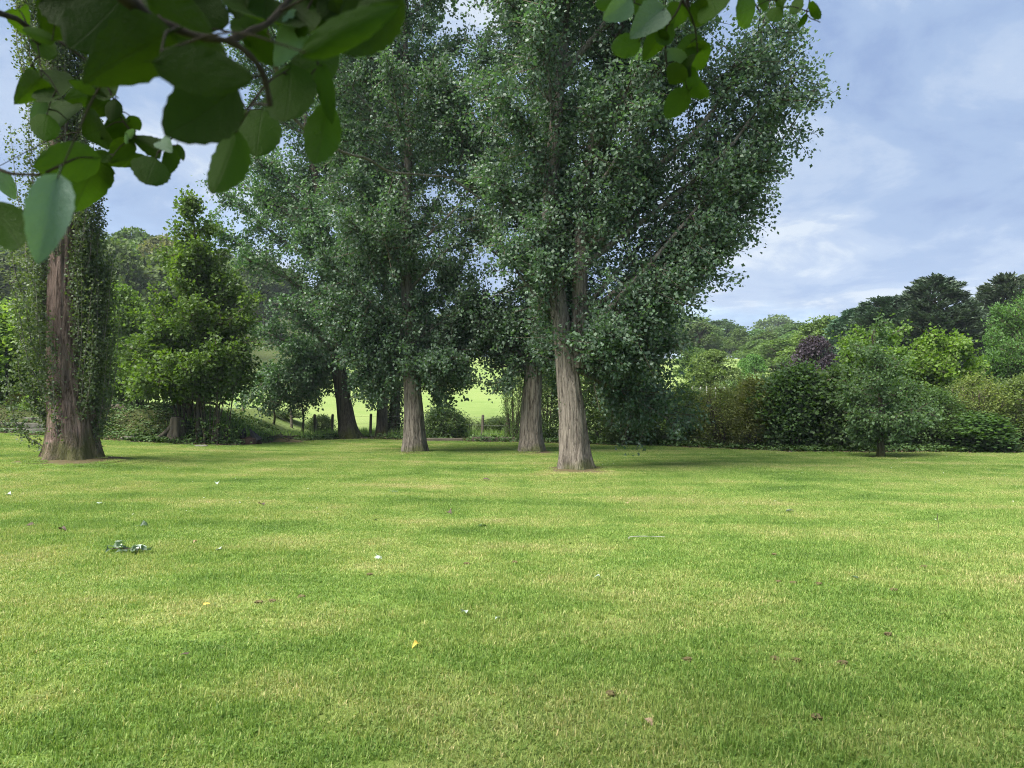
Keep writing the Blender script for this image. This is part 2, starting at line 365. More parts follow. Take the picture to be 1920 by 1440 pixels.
def box(mb, lo, hi, mi=0, jitter=0, rng=None):
    x0, y0, z0 = lo; x1, y1, z1 = hi
    v = np.array([[x, y, z] for z in (z0, z1) for x, y in ((x0, y0), (x1, y0), (x1, y1), (x0, y1))], float)
    if jitter: v += rng.uniform(-jitter, jitter, v.shape)
    mb.add(v, [[0, 3, 2, 1], [4, 5, 6, 7], [0, 1, 5, 4], [1, 2, 6, 5], [2, 3, 7, 6], [3, 0, 4, 7]], mi)
def leaves(mb, pos, axis, nrm, size, mi, rng, width=0.8, rnd=None, belly=0.38):
    """leaf blades: folded four-point blades with pointed tip"""
    d = norm(axis); s = norm(np.cross(nrm, d)); n = np.cross(d, s); L = np.asarray(size)[:, None]
    fold = rng.uniform(-0.05, 0.16, (len(pos), 1)) * L
    W = 0.5 * width * L
    a = pos; b = pos + d * L * belly + s * W + n * fold; c = pos + d * L - n * fold * 0.5; e = pos + d * L * belly - s * W + n * fold
    v = np.stack([a, e, c, b], 1).reshape(-1, 3)
    f = np.arange(len(pos) * 4).reshape(-1, 4)
    if rnd is None: rnd = rng.random(len(pos))
    mb.add(v, f, mi, np.repeat(rnd, 4))
def twigs(mb, a, b, r, mi):
    """many thin three-sided twigs at once"""
    d = norm(b - a); ref = np.where(np.abs(d[:, 2:3]) < 0.9, [[0, 0, 1.0]], [[1.0, 0, 0]])
    s = norm(np.cross(d, ref)); t = np.cross(d, s); r = np.asarray(r)[:, None]
    ring = [s, -0.5 * s + 0.87 * t, -0.5 * s - 0.87 * t]
    v = np.stack([a + k * r for k in ring] + [b + k * r * 0.35 for k in ring], 1).reshape(-1, 3)
    o = np.arange(len(a))[:, None] * 6
    f = np.concatenate([o + np.array([[0, 1, 4, 3]]), o + np.array([[1, 2, 5, 4]]), o + np.array([[2, 0, 3, 5]])])
    mb.add(v, f, mi)
def rand_dir(rng, n): return norm(rng.normal(size=(n, 3)))

def trunk_obj(name, ctrl, r0, r1, mat, parent, seed, rings=46, seg=56, flare=0.55, furrow=0.07, lobes=5, origin=None):
    pts = spline(ctrl, rings); h = pts[:, 2] - pts[0, 2]; s = np.linspace(0, 1, rings)
    rad = r0 + (r1 - r0) * s ** 0.85
    ph = np.random.default_rng(seed).uniform(0, 6.28, 4)
    def shape(th, k, p):
        hh = h[:, None]
        fl = 1 + flare * np.exp(-hh / 0.32) * (1 + 0.55 * np.cos(lobes * th + ph[0] + hh * 0.4)) * 0.8
        fl = fl + 0.05 * np.cos(2 * th + ph[1] + hh * 0.7) + 0.04 * np.cos(3 * th + ph[2] - hh * 0.5)
        n = vnoise(np.cos(th) * 7, np.sin(th) * 7, hh * 1.1 + seed, seed) + 0.6 * vnoise(np.cos(th) * 13, np.sin(th) * 13, hh * 2.1, seed + 1)
        return fl * (1 + furrow * (1 - 2 * np.abs(n)))
    mb = MB(); tube(mb, pts, rad, seg, 0, shape)
    return mb.obj(name, mat, parent, True, origin), pts, rad

def env_from_px(rows, d):
    """silhouette rows (photo row, left column, right column) at depth d -> height, centre, half-width"""
    a = np.array([(Z(y, d), X((l + r) / 2, d), X(r, d) - X((l + r) / 2, d)) for y, l, r in rows])
    return a[np.argsort(a[:, 0])]

def crown_tree(root, trunk_pts_list, rows, d, seed, n_limb, tw_per, lf_per, leaf, leafmat, limb_r=0.07, steep=1.2, extra=(), twig_len=(0.5, 1.3),
               zvis=None, width=0.85, limb_objs=True, droop=0.25, ry=0.85, spread=0.10, shell=0.55, limb_mat='limb', up=0.0, kind='stuff', inner=0, clump=0.85):
    rng = np.random.default_rng(seed)
    env = env_from_px(rows, d); org = np.array(root.location)
    zmin, zmax = env[0, 0], env[-1, 0]
    prof = np.interp(np.linspace(zmin, zmax, 60), env[:, 0], env[:, 2]) ** 1.3; cdf = np.cumsum(prof) / prof.sum()
    tg = []
    for i in range(n_limb):
        z = np.interp((i + rng.random()) / n_limb, cdf, np.linspace(zmin, zmax, 60))
        c = np.interp(z, env[:, 0], env[:, 1]); r = np.interp(z, env[:, 0], env[:, 2])
        a = rng.uniform(0, 2 * np.pi); q = shell + (1 - shell) * rng.random() ** 0.5
        tg.append((c + r * q * np.cos(a), d + r * ry * q * np.sin(a), z))
    tg += [tuple(P(*e)) for e in extra]
    allp = np.vstack(trunk_pts_list)
    mb = MB(); T0, T1, TD, TR = [], [], [], []
    for k, tp in enumerate(tg):
        tp = np.array(tp)
        hd = np.hypot(allp[:, 0] - tp[0], allp[:, 1] - tp[1])
        want = tp[2] - steep * hd
        cost = np.abs(allp[:, 2] - np.maximum(want, zmin * 0.75 + 0.3)) + 0.6 * hd + 3 * np.maximum(0, allp[:, 2] - tp[2] + 0.1)
        st = allp[np.argmin(cost)]
        Lm = np.linalg.norm(tp - st)
        mid = st + (tp - st) * 0.5 + np.array([0, 0, -0.08 * Lm if steep < 0.6 else 0.02 * Lm]) + rng.normal(size=3) * 0.06 * Lm
        if steep >= 0.6: mid = mid + (np.array([tp[0] - st[0], tp[1] - st[1], 0])) * 0.10
        path = spline([st, mid, tp], 9)
        lr = limb_r * (0.35 + 0.65 * min(1.0, Lm / 5.0)) * rng.uniform(0.75, 1.2)
        lrad = lr * (1 - 0.88 * np.linspace(0, 1, 9))
        if limb_objs and Lm > 0.8:
            lm = MB(); tube(lm, path, lrad, 8, 0); lm.obj('limb', M[limb_mat], root, True, org)
        else: tube(mb, path, lrad, 5, 1)
        nt = max(4, int(tw_per * (0.45 + 0.55 * min(1.6, Lm / 3.5)) * rng.uniform(0.8, 1.2)))
        u = 1 - rng.random(nt) ** 1.1 * 0.82
        q = np.stack([np.interp(u, np.linspace(0, 1, 9), path[:, c]) for c in range(3)], 1)
        dirl = norm(path[-1] - path[3])
        td = norm(rand_dir(rng, nt) * [1, 1, 0.75] + dirl * 0.45 + [0, 0, up - droop * 0.3])
        tl = rng.uniform(*twig_len, nt) * (0.6 + 0.4 * min(1, Lm / 4)) * (0.7 + 0.5 * (1 - u))
        T0.append(q); T1.append(q + td * tl[:, None]); TD.append(td); TR.append(np.full(nt, 0.012) * (0.5 + leaf * 8))
    if inner:                                            # leafy shoots straight off the stems
        q = allp[rng.integers(0, len(allp), inner)]; a = rng.uniform(0, 6.283, inner)
        td = norm(np.stack([np.cos(a), np.sin(a), rng.uniform(0.0, 0.9, inner)], 1)); T0.append(q); T1.append(q + td * rng.uniform(0.5, 1.5, inner)[:, None]); TD.append(td); TR.append(np.full(inner, 0.012))
    T0, T1, TD, TR = map(np.concatenate, (T0, T1, TD, TR))
    kp = rng.random(len(T1)) < np.clip(0.92 + clump * fbm(T1[:, 0] * 0.75, T1[:, 1] * 0.75, T1[:, 2] * 0.75, seed, 2), 0.04, 1)
    T0, T1, TD, TR = T0[kp], T1[kp], TD[kp], TR[kp]
    twigs(mb, T0, T1, TR, 1)
    cnt = np.full(len(T0), lf_per)
    sz = np.full(len(T0), leaf)
    if zvis is not None:
        hi = T1[:, 2] > zvis; cnt[hi] = max(3, lf_per // 7); sz[hi] = leaf * 2.3
    ti = np.repeat(np.arange(len(T0)), cnt); n = len(ti)
    u = rng.random(n) ** 0.7
    base = T0[ti] + (T1[ti] - T0[ti]) * u[:, None] * 1.05
    pos = base + rng.normal(size=(n, 3)) * spread * (sz[ti] / leaf)[:, None]
    ax = norm(rand_dir(rng, n) + TD[ti] * 0.5 + norm(pos - base) * 0.6 + [0, 0, -droop])
    nr = rand_dir(rng, n) * 0.8 + [0, 0, 0.55]
    tone = np.clip(0.5 + 0.32 * rng.normal(size=n) + 0.18 * rng.normal(size=len(T0))[ti], 0, 1)
    leaves(mb, pos, ax, nr, sz[ti] * rng.uniform(0.65, 1.25, n), 0, rng, width, tone)
    o = mb.obj('crown', [leafmat, M['twig']], root, [1], org)
    if kind: o['kind'] = kind
    return o

# ---------------------------------------------------------------- where the trunks stand (pixels on the ground -> metres)
BASE = {k: G(*p) for k, p in dict(A=(1080, 884), B=(997, 850), C=(778, 850), L=(135, 868), T=(1652, 857)).items()}
MOUNDS += [(BASE['A'][0], BASE['A'][1], 0.10, 1.0), (BASE['B'][0], BASE['B'][1], 0.08, 0.9), (BASE['C'][0], BASE['C'][1], 0.08, 0.9), (BASE['L'][0], BASE['L'][1], 0.16, 1.5)]
SOIL = [(BASE['A'][0], BASE['A'][1], 1.0, 1.0), (BASE['B'][0], BASE['B'][1], 0.85, 1.0), (BASE['C'][0], BASE['C'][1], 0.85, 1.0), (BASE['L'][0], BASE['L'][1], 1.5, 1.0),
        (BASE['T'][0], BASE['T'][1], 0.7, 0.9)]
def soil_amount(x, y):
    s = np.zeros(np.shape(x))
    for sx, sy, sr, sa in SOIL: s = np.maximum(s, sa * (1 - sstep(sr * 0.4, sr * 1.35, np.hypot(x - sx, (y - sy)))))
    s = np.maximum(s, sstep(-0.55, 0.05, y - edge(x)))
    return s

# ---------------------------------------------------------------- ground: lawn to the hedge line, meadow and hill beyond
def sheet(name, mat, xs, vs, yfun, soil):
    xx, vv = np.meshgrid(xs, vs); yy = yfun(xx, vv); zz = terrain(xx, yy)
    n, k = xx.shape
    i = np.arange(n - 1)[:, None] * k + np.arange(k - 1)[None, :]
    f = np.stack([i, i + 1, i + k + 1, i + k], -1).reshape(-1, 4)
    mb = MB(); mb.add(np.stack([xx, yy, zz], -1).reshape(-1, 3), f)
    o = mb.obj(name, mat, None, True); o['kind'] = 'structure'
    a = o.data.attributes.new('soil', 'FLOAT', 'POINT'); a.data.foreach_set('value', soil(xx, yy).astype(np.float32).ravel())
    return o
xs = np.unique(np.concatenate([np.linspace(-80, -26, 20), np.linspace(-26, 26, 209), np.linspace(26, 80, 20)]))
lawn = sheet('lawn', M['lawn'], xs, np.linspace(0, 1, 150), lambda x, v: -14 + (edge(x) + 14) * v, soil_amount)
xs2 = np.unique(np.concatenate([np.linspace(-900, -80, 40), np.linspace(-80, 80, 180), np.linspace(80, 900, 40)]))
vs2 = np.concatenate([np.linspace(0, 0.012, 26)[:-1], 0.012 + 0.988 * np.linspace(0, 1, 120) ** 1.7])
meadow = sheet('meadow', M['meadow'], xs2, vs2, lambda x, v: edge(x) + (650 - edge(x)) * v,
               lambda x, y: np.maximum(1 - sstep(2.2 + 4 * sstep(2, 5, x), 4.5 + 5 * sstep(2, 5, x), y - edge(x)), np.maximum(sstep(-10, -13, x) * (1 - sstep(6, 14, y - edge(x))), np.maximum(sstep(128, 150, y) * 0.9, sstep(-0.2, -0.3, x / y) * sstep(62, 85, y) * 0.9))))  # soil tone, run wider behind the right hedge to paint its foot gaps dark

# mown grass: small tiles of blades spread over the lawn
def grass_tile(seed, n=1500, size=0.5):
    rng = np.random.default_rng(seed)
    b = np.zeros((n, 3)); b[:, :2] = rng.uniform(-size / 2, size / 2, (n, 2))
    cl = vnoise(b[:, 0] * 14, b[:, 1] * 14, seed, seed)
    h = rng.uniform(0.014, 0.042, n) * (1 + 0.35 * cl) + (rng.random(n) < 0.02) * 0.02
    az = rng.uniform(0, 6.283, n); lean = rng.uniform(0.15, 1.15, n)
    d = np.stack([np.cos(az) * np.sin(lean), np.sin(az) * np.sin(lean), np.cos(lean)], 1)
    sa = az + 1.57 + rng.normal(0, 0.5, n); s = np.stack([np.cos(sa), np.sin(sa), np.zeros(n)], 1) * (rng.uniform(0.0014, 0.0036, n))[:, None]
    mid = b + d * (h * 0.55)[:, None]; tip = b + d * h[:, None] * 1.05 - np.array([0, 0, 1]) * (h * 0.18 * lean)[:, None]
    v = np.stack([b - s - [0, 0, 0.004], b + s - [0, 0, 0.004], mid + s * 0.8, mid - s * 0.8, tip], 1).reshape(-1, 3)
    o = np.arange(n)[:, None] * 5
    r = np.clip(np.repeat(rng.random(n), 5), 0, 1)
    mb = MB(); mb.add(v, o + np.array([[0, 1, 2, 3]]), 0, r)
    mb.f.append(o + np.array([[3, 2, 4]])); mb.mi.append(np.zeros(n))
    # clover-like broad leaves
    nc = 26
    cp = np.zeros((nc, 3)); cp[:, :2] = rng.uniform(-size / 2, size / 2, (nc, 2)); cp[:, 2] = rng.uniform(0.010, 0.022, nc)
    for j in range(3):
        a = rng.uniform(0, 6.28, nc) + j * 2.09
        leaves(mb, cp, np.stack([np.cos(a), np.sin(a), np.full(nc, 0.15)], 1), np.tile([0, 0, 1.0], (nc, 1)) + rng.normal(0, 0.2, (nc, 3)), np.full(nc, 0.013), 0, rng, 0.95, np.full(nc, 0.2), 0.6)
    return bpy.data.objects.new('grass_tile', mb.mesh('grass_tile', M['blade']))
tiles = [grass_tile(s) for s in range(5)]
rng = np.random.default_rng(77)
gx, gy = np.meshgrid(np.arange(-27, 27, 0.30), np.arange(1.6, 33, 0.30)); gx = gx.ravel() + rng.uniform(-0.1, 0.1, gx.size); gy = gy.ravel() + rng.uniform(-0.1, 0.1, gy.size)
keep = (np.abs(gx) < gy * 0.74 + 3.0) & (gy < edge(gx) - 0.1)
gs = soil_amount(gx, gy); keep &= rng.random(gx.size) > gs * 0.85
gx, gy = gx[keep], gy[keep]; ng = len(gx)
gme = bpy.data.meshes.new('lawn_grass'); gme.vertices.add(ng)
gme.vertices.foreach_set('co', np.stack([gx, gy, terrain(gx, gy)], 1).astype(np.float32).ravel())
a = gme.attributes.new('yaw', 'FLOAT', 'POINT'); a.data.foreach_set('value', rng.uniform(0, 6.283, ng).astype(np.float32))
a = gme.attributes.new('pick', 'INT', 'POINT'); a.data.foreach_set('value', rng.integers(0, 5, ng).astype(np.int32))
a = gme.attributes.new('tall', 'FLOAT', 'POINT'); a.data.foreach_set('value', (rng.uniform(0.8, 1.15, ng) * (1 + 0.35 * vnoise(gx * 0.8, gy * 0.8, 0, 31))).astype(np.float32))
go_ = link(bpy.data.objects.new('lawn_grass', gme)); go_['kind'] = 'stuff'
go_['label'] = 'short mown grass covering the whole lawn'; go_['category'] = 'grass'
ng_ = bpy.data.node_groups.new('grass_spread', 'GeometryNodeTree')
ng_.interface.new_socket('Geometry', in_out='INPUT', socket_type='NodeSocketGeometry'); ng_.interface.new_socket('Geometry', in_out='OUTPUT', socket_type='NodeSocketGeometry')
t = NT(ng_); gi = t.new('NodeGroupInput'); gout = t.new('NodeGroupOutput'); jn = t.new('GeometryNodeJoinGeometry')
for o in reversed(tiles):
    oi = t.new('GeometryNodeObjectInfo'); oi.inputs['Object'].default_value = o; g2 = t.new('GeometryNodeGeometryToInstance')
    t.l.new(oi.outputs['Geometry'], g2.inputs[0]); t.l.new(g2.outputs[0], jn.inputs[0])
ip = t.new('GeometryNodeInstanceOnPoints'); t.l.new(gi.outputs[0], ip.inputs['Points']); t.l.new(jn.outputs[0], ip.inputs['Instance'])
ip.inputs['Pick Instance'].default_value = True
def named(nm, ty):
    n = t.new('GeometryNodeInputNamedAttribute', data_type=ty); n.inputs['Name'].default_value = nm; return n.outputs[0]
t.l.new(named('pick', 'INT'), ip.inputs['Instance Index'])
cr_ = t.new('ShaderNodeCombineXYZ'); t.l.new(named('yaw', 'FLOAT'), cr_.inputs[2]); t.l.new(cr_.outputs[0], ip.inputs['Rotation'])
cs_ = t.new('ShaderNodeCombineXYZ'); cs_.inputs[0].default_value = 1; cs_.inputs[1].default_value = 1; t.l.new(named('tall', 'FLOAT'), cs_.inputs[2]); t.l.new(cs_.outputs[0], ip.inputs['Scale'])
t.l.new(ip.outputs[0], gout.inputs[0])
md = go_.modifiers.new('spread', 'NODES'); md.node_group = ng_
go_.data.materials.append(M['blade'])

# ---------------------------------------------------------------- the poplars
def root_at(name, label, b, group=None, cat='tree'): return thing(name, label, cat, (b[0], b[1], b[2] - 0.05), group)
POP = 'tall poplars in a clump on the lawn'
# nearest poplar, right of the clump, forking into two stems
b = BASE['A']; d = b[1]; ra = root_at('poplar_tree', 'largest poplar nearest the camera, forked pale ridged trunk on the lawn', b, POP)
_, pA, rA = trunk_obj('trunk', [(b[0], d, b[2] - 0.15), P(1075, 800, d), P(1069, 740, d), P(1062, 670, d), P(1052, 600, d), P(1038, 500, d), P(1030, 400, d), P(1040, 250, d), P(1058, 60, d), P(1065, -200, d), P(1070, -420, d)],
                      0.37, 0.05, M['bark_poplar'], ra, 3, rings=80, origin=ra.location)
ctl = [P(1078, 690, d), P(1086, 610, d), P(1088, 500, d), P(1095, 370, d), P(1112, 260, d + 0.2), P(1143, 130, d + 0.4), P(1160, -80, d + 0.6), P(1170, -300, d + .7)]
s2 = MB(); pA2 = spline(ctl, 40); tube(s2, pA2, 0.23 - 0.19 * np.linspace(0, 1, 40), 24, 0, lambda th, k, p: 1 + 0.07 * vnoise(np.cos(th) * 6, np.sin(th) * 6, p[:, 2:3] * 1.3, 8))
s2.obj('stem', M['bark_poplar'], ra, True, ra.location)
crown_tree(ra, [pA[22:], pA2[8:]], [(-480, 1020, 1200), (-250, 930, 1340), (-60, 890, 1370), (60, 890, 1340), (180, 900, 1305), (270, 905, 1280), (350, 915, 1255), (430, 925, 1225), (520, 940, 1190), (590, 960, 1175), (650, 1060, 1180)], d, 11,
           70, 60, 50, 0.088, M['poplar'], 0.085, 1.15, zvis=Z(-60, d), droop=0.3, spread=0.10, inner=260, shell=0.35, twig_len=(0.5, 1.4),
           extra=[(cx_ + dx_, cy_ + dy_, d + dz_) for cx_, cy_ in ((1540, 152), (1430, 312), (1352, 452), (1490, 40), (1262, 560)) for dx_, dy_, dz_ in ((0, 0, 0), (-30, 18, .4), (-45, -22, -.4))]
           + [(1440, 200, d + .5), (1400, 110, d - .8), (1380, 250, d + .8), (1340, 370, d - .6), (1250, 640, d), (1225, 680, d + .6), (1262, 770, d + 1.0), (1275, 800, d + 0.8), (1235, 745, d + 1.3), (1150, 620, d - 1)])
# poplar just behind it
b = BASE['B']; d = b[1]; rb = root_at('poplar_tree', 'straight grey poplar just behind and left of the largest poplar', b, POP)
_, pB, _r = trunk_obj('trunk', [(b[0], d, b[2] - 0.15), P(996, 780, d), P(1000, 700, d), P(1004, 620, d), P(1006, 500, d), P(1010, 350, d), P(1000, 150, d), P(1005, -100, d)], 0.36, 0.06, M['bark_poplar'], rb, 5, origin=rb.location)
crown_tree(rb, [pB[14:]], [(-330, 940, 1080), (-150, 880, 1180), (50, 800, 1230), (250, 800, 1210), (420, 810, 1160), (540, 830, 1130), (620, 860, 1110), (665, 930, 1080)], d, 12, 40, 50, 50, 0.098, M['poplar'], 0.08, 1.0, zvis=Z(-40, d), inner=200, shell=0.35, twig_len=(0.5, 1.5),
           extra=[(935, 720, d - .4), (920, 690, d), (950, 650, d + .3), (905, 660, d), (895, 610, d), (870, 640, d + .4), (880, 580, d - .6), (915, 560, d), (940, 600, d - .5), (1030, 600, d + .5), (1020, 640, d)], spread=0.09)
# poplar left of it
b = BASE['C']; d = b[1]; rc = root_at('poplar_tree', 'poplar with twiggy grey bole standing on the lawn left of the straight grey poplar', b, POP)
_, pC, _r = trunk_obj('trunk', [(b[0], d, b[2] - 0.15), P(776, 780, d), P(772, 700, d), P(767, 620, d), P(762, 520, d), P(760, 420, d), P(766, 280, d), P(760, 100, d), P(765, -150, d)], 0.34, 0.05, M['bark_poplar'], rc, 7, origin=rc.location)
crown_tree(rc, [pC[12:]], [(-330, 700, 840), (-120, 640, 900), (60, 600, 950), (180, 580, 950), (300, 570, 945), (420, 575, 935), (520, 600, 925), (600, 625, 905), (660, 650, 880), (700, 690, 860)], d, 13, 54, 50, 50, 0.098, M['poplar'], 0.06, 0.9, zvis=Z(-40, d), inner=280, shell=0.35, twig_len=(0.5, 1.5),
           extra=[(850, 700, d), (870, 715, d - .5), (820, 740, d), (700, 735, d + .5), (685, 700, d), (640, 600, d), (835, 670, d - 1), (880, 600, d), (900, 640, d + .5), (905, 560, d), (860, 690, d + .5), (660, 660, d), (620, 560, d)], spread=0.09)
for k in range(26):                                    # thin shoots on the bole
    rs = np.random.default_rng(400 + k); q = pC[rs.integers(10, 22)]; a = rs.uniform(0, 6.28)
    s = q + 0.2 * np.array([math.cos(a), math.sin(a), 0]); e = s + np.array([math.cos(a) * 0.5, math.sin(a) * 0.5, 0.0]) * rs.uniform(0.5, 1.4) + [0, 0, rs.uniform(0.6, 1.6)]
    mb = MB(); tube(mb, spline([s, (s + e) / 2 + np.array([math.cos(a), math.sin(a), 0]) * 0.12, e], 6), np.linspace(0.013, 0.004, 6), 4); mb.obj('shoot', M['limb'], rc, True, rc.location)
# leaning poplar at the far edge
g = (X(655, 32.0), 32.0, float(terrain(X(655, 32.0), 32.0))); d = 32.0
rd = root_at('poplar_tree', 'dark leaning poplar with ivy streaks at the far edge of the lawn', g, POP)
_, pD, _r = trunk_obj('trunk', [(g[0], d, g[2] - 0.1), P(646, 760, d), P(636, 690, d), P(628, 600, d), P(618, 500, d), P(600, 380, d), P(578, 260, d), P(560, 100, d), P(555, -100, d)], 0.42, 0.05, M['bark_dark'], rd, 9, origin=rd.location)
crD = crown_tree(rd, [pD[12:]], [(-250, 500, 640), (-80, 450, 700), (60, 430, 720), (160, 410, 720), (250, 385, 725), (330, 375, 730), (420, 400, 735), (520, 425, 740), (620, 440, 735), (690, 460, 710), (740, 500, 690)], d, 14, 64, 46, 46, 0.13, M['poplar'], 0.09, 0.7, zvis=Z(-30, d), inner=220, shell=0.3,
           extra=[(470, 745, d - 1), (520, 760, d - 1), (560, 750, d), (700, 740, d)], spread=0.12, twig_len=(0.7, 1.7))
crD.color = (1.1, 1.15, 1.0, 1)
# pair behind: plain trunk and ivy-clad trunk
d = 32.5; g = (X(717, d), d, float(terrain(X(717, d), d))); re_ = root_at('poplar_tree', 'bare dark poplar trunk left beside the ivy-clad trunk at the far lawn edge', g, POP)
_, pE, _r = trunk_obj('trunk', [(g[0], d, g[2] - 0.1), P(717, 760, d), P(720, 680, d), P(722, 560, d), P(728, 300, d), P(730, 0, d)], 0.27, 0.05, M['bark_dark'], re_, 15, rings=34, seg=32, origin=re_.location)
crown_tree(re_, [pE[12:]], [(-150, 640, 800), (60, 630, 830), (250, 640, 840), (450, 640, 840), (600, 655, 830), (690, 690, 800), (735, 695, 770)], d, 15, 30, 32, 42, 0.125, M['poplar'], 0.08, 0.8, zvis=Z(-30, d), inner=140, shell=0.3, spread=0.12, twig_len=(0.7, 1.7))
d = 33.0; g = (X(738, d), d, float(terrain(X(738, d), d))); rf = root_at('poplar_tree', 'ivy-clad poplar trunk right of a bare trunk at the far lawn edge', g, POP)
_, pF, _r = trunk_obj('trunk', [(g[0], d, g[2] - 0.1), P(741, 740, d), P(745, 660, d), P(750, 560, d), P(755, 300, d)], 0.28, 0.06, M['bark_dark'], rf, 16, rings=30, seg=32, origin=rf.location)
rng = np.random.default_rng(5); n = 5200; k = rng.integers(0, 20, n); a = rng.uniform(0, 6.28, n); q = pF[k] + rng.normal(0, 0.05, (n, 3)) + np.stack([np.cos(a), np.sin(a), 0 * a], 1) * (0.33 + 0.1 * rng.random(n))[:, None] + np.stack([0 * a, 0 * a, rng.uniform(-.15, .15, n)], 1)
mb = MB(); leaves(mb, q, rand_dir(rng, n) * 0.5 + [0, 0, -0.6], np.stack([np.cos(a), np.sin(a), 0 * a + 0.4], 1) + rng.normal(0, 0.35, (n, 3)), rng.uniform(0.05, 0.1, n), 0, rng, 1.0)
iv = mb.obj('ivy', M['ivy'], rf, False, rf.location); iv['kind'] = 'stuff'
crown_tree(rf, [pF[14:]], [(0, 680, 860), (250, 680, 860), (450, 690, 850), (600, 720, 830), (650, 730, 810)], d, 17, 18, 28, 40, 0.125, M['poplar'], 0.08, 0.9, zvis=Z(-30, d), spread=0.13, twig_len=(0.7, 1.7))

# ---------------------------------------------------------------- Lombardy poplar at left: fluted trunk wrapped in upright shoots
b = BASE['L']; d = b[1]; rl = root_at('lombardy_poplar', 'columnar poplar at left with broad fluted trunk wrapped in upright shoots', b)
_, pL, rL = trunk_obj('trunk', [(b[0], d, b[2] - 0.2), P(134, 800, d), P(128, 740, d), P(122, 660, d), P(118, 560, d), P(118, 420, d), P(112, 250, d), P(105, 50, d), P(105, -200, d), P(105, -500, d)], 0.57, 0.06, M['bark_lombardy'], rl, 21, rings=84, seg=72, flare=0.75, furrow=0.10, lobes=6, origin=rl.location)
rng = np.random.default_rng(22)
mb = MB(); Pz, Pd = [], []
nshoot = 230
for k in range(nshoot):
    z0 = rng.uniform(0.25, 12) if k > 60 else rng.uniform(0.2, 3.2)
    i = int(np.argmin(np.abs(pL[:, 2] - b[2] - z0))); a = rng.uniform(0, 6.283)
    if z0 < 7 and math.sin(a) < -0.55 and rng.random() < 0.8: a = -a
    out = np.array([math.cos(a), math.sin(a), 0]); Ls = rng.uniform(1.6, 4.2)
    s = pL[i] + out * rL[i] * 0.85
    reach = rng.uniform(0.25, 1.0) * (0.6 if a < 1.2 or a > 5.2 else 0.95)
    e = s + out * reach + np.array([rng.normal(0, .08), rng.normal(0, .08), Ls])
    path = spline([s, s + out * reach * 0.75 + [0, 0, Ls * 0.33], e], 8)
    sm = MB(); tube(sm, path, np.linspace(0.022, 0.005, 8) * rng.uniform(0.6, 1.2), 5); sm.obj('shoot', M['limb'], rl, True, rl.location)
    high = z0 + Ls > 13
    nl = 110 if high else int(rng.uniform(260, 480)); u = rng.random(nl) ** 0.75
    q = np.stack([np.interp(u, np.linspace(0, 1, 8), path[:, c]) for c in range(3)], 1) + rng.normal(0, 0.085, (nl, 3)); Pz.append(q); Pd.append(np.full(nl, 2.0 if high else 1.0))
q = np.concatenate(Pz); sc_ = np.concatenate(Pd); n = len(q)
leaves(mb, q, rand_dir(rng, n) + [0, 0, 0.1], rand_dir(rng, n) + [0, 0, 0.3], rng.uniform(0.045, 0.08, n) * sc_, 0, rng, 0.95)
cr = mb.obj('crown', [M['lombardy']], rl, False, rl.location); cr['kind'] = 'stuff'

# ---------------------------------------------------------------- maple sapling and hazel clump left of centre
d = 26.3; g = (X(372, d), d, float(terrain(X(372, d), d))); rg = root_at('maple_tree', 'slender bright green maple rising behind the hazel clump near the stump', g)
_, pG, _r = trunk_obj('trunk', [(g[0], d, g[2] - 0.1), P(372, 720, d), P(370, 600, d), P(368, 480, d), P(360, 385, d)], 0.10, 0.015, M['bark_dark'], rg, 31, rings=24, seg=14, flare=0.3, origin=rg.location)
crown_tree(rg, [pG[6:]], [(370, 345, 375), (420, 320, 405), (480, 310, 420), (540, 290, 445), (600, 270, 465), (660, 235, 485), (720, 225, 470)], d, 32, 84, 26, 30, 0.12, M['maple'], 0.03, 0.5, width=1.0, twig_len=(0.4, 0.9), spread=0.12, droop=0.35,
           extra=[(480, 560, d), (470, 600, d), (310, 470, d), (225, 640, d), (215, 690, d - .5)])
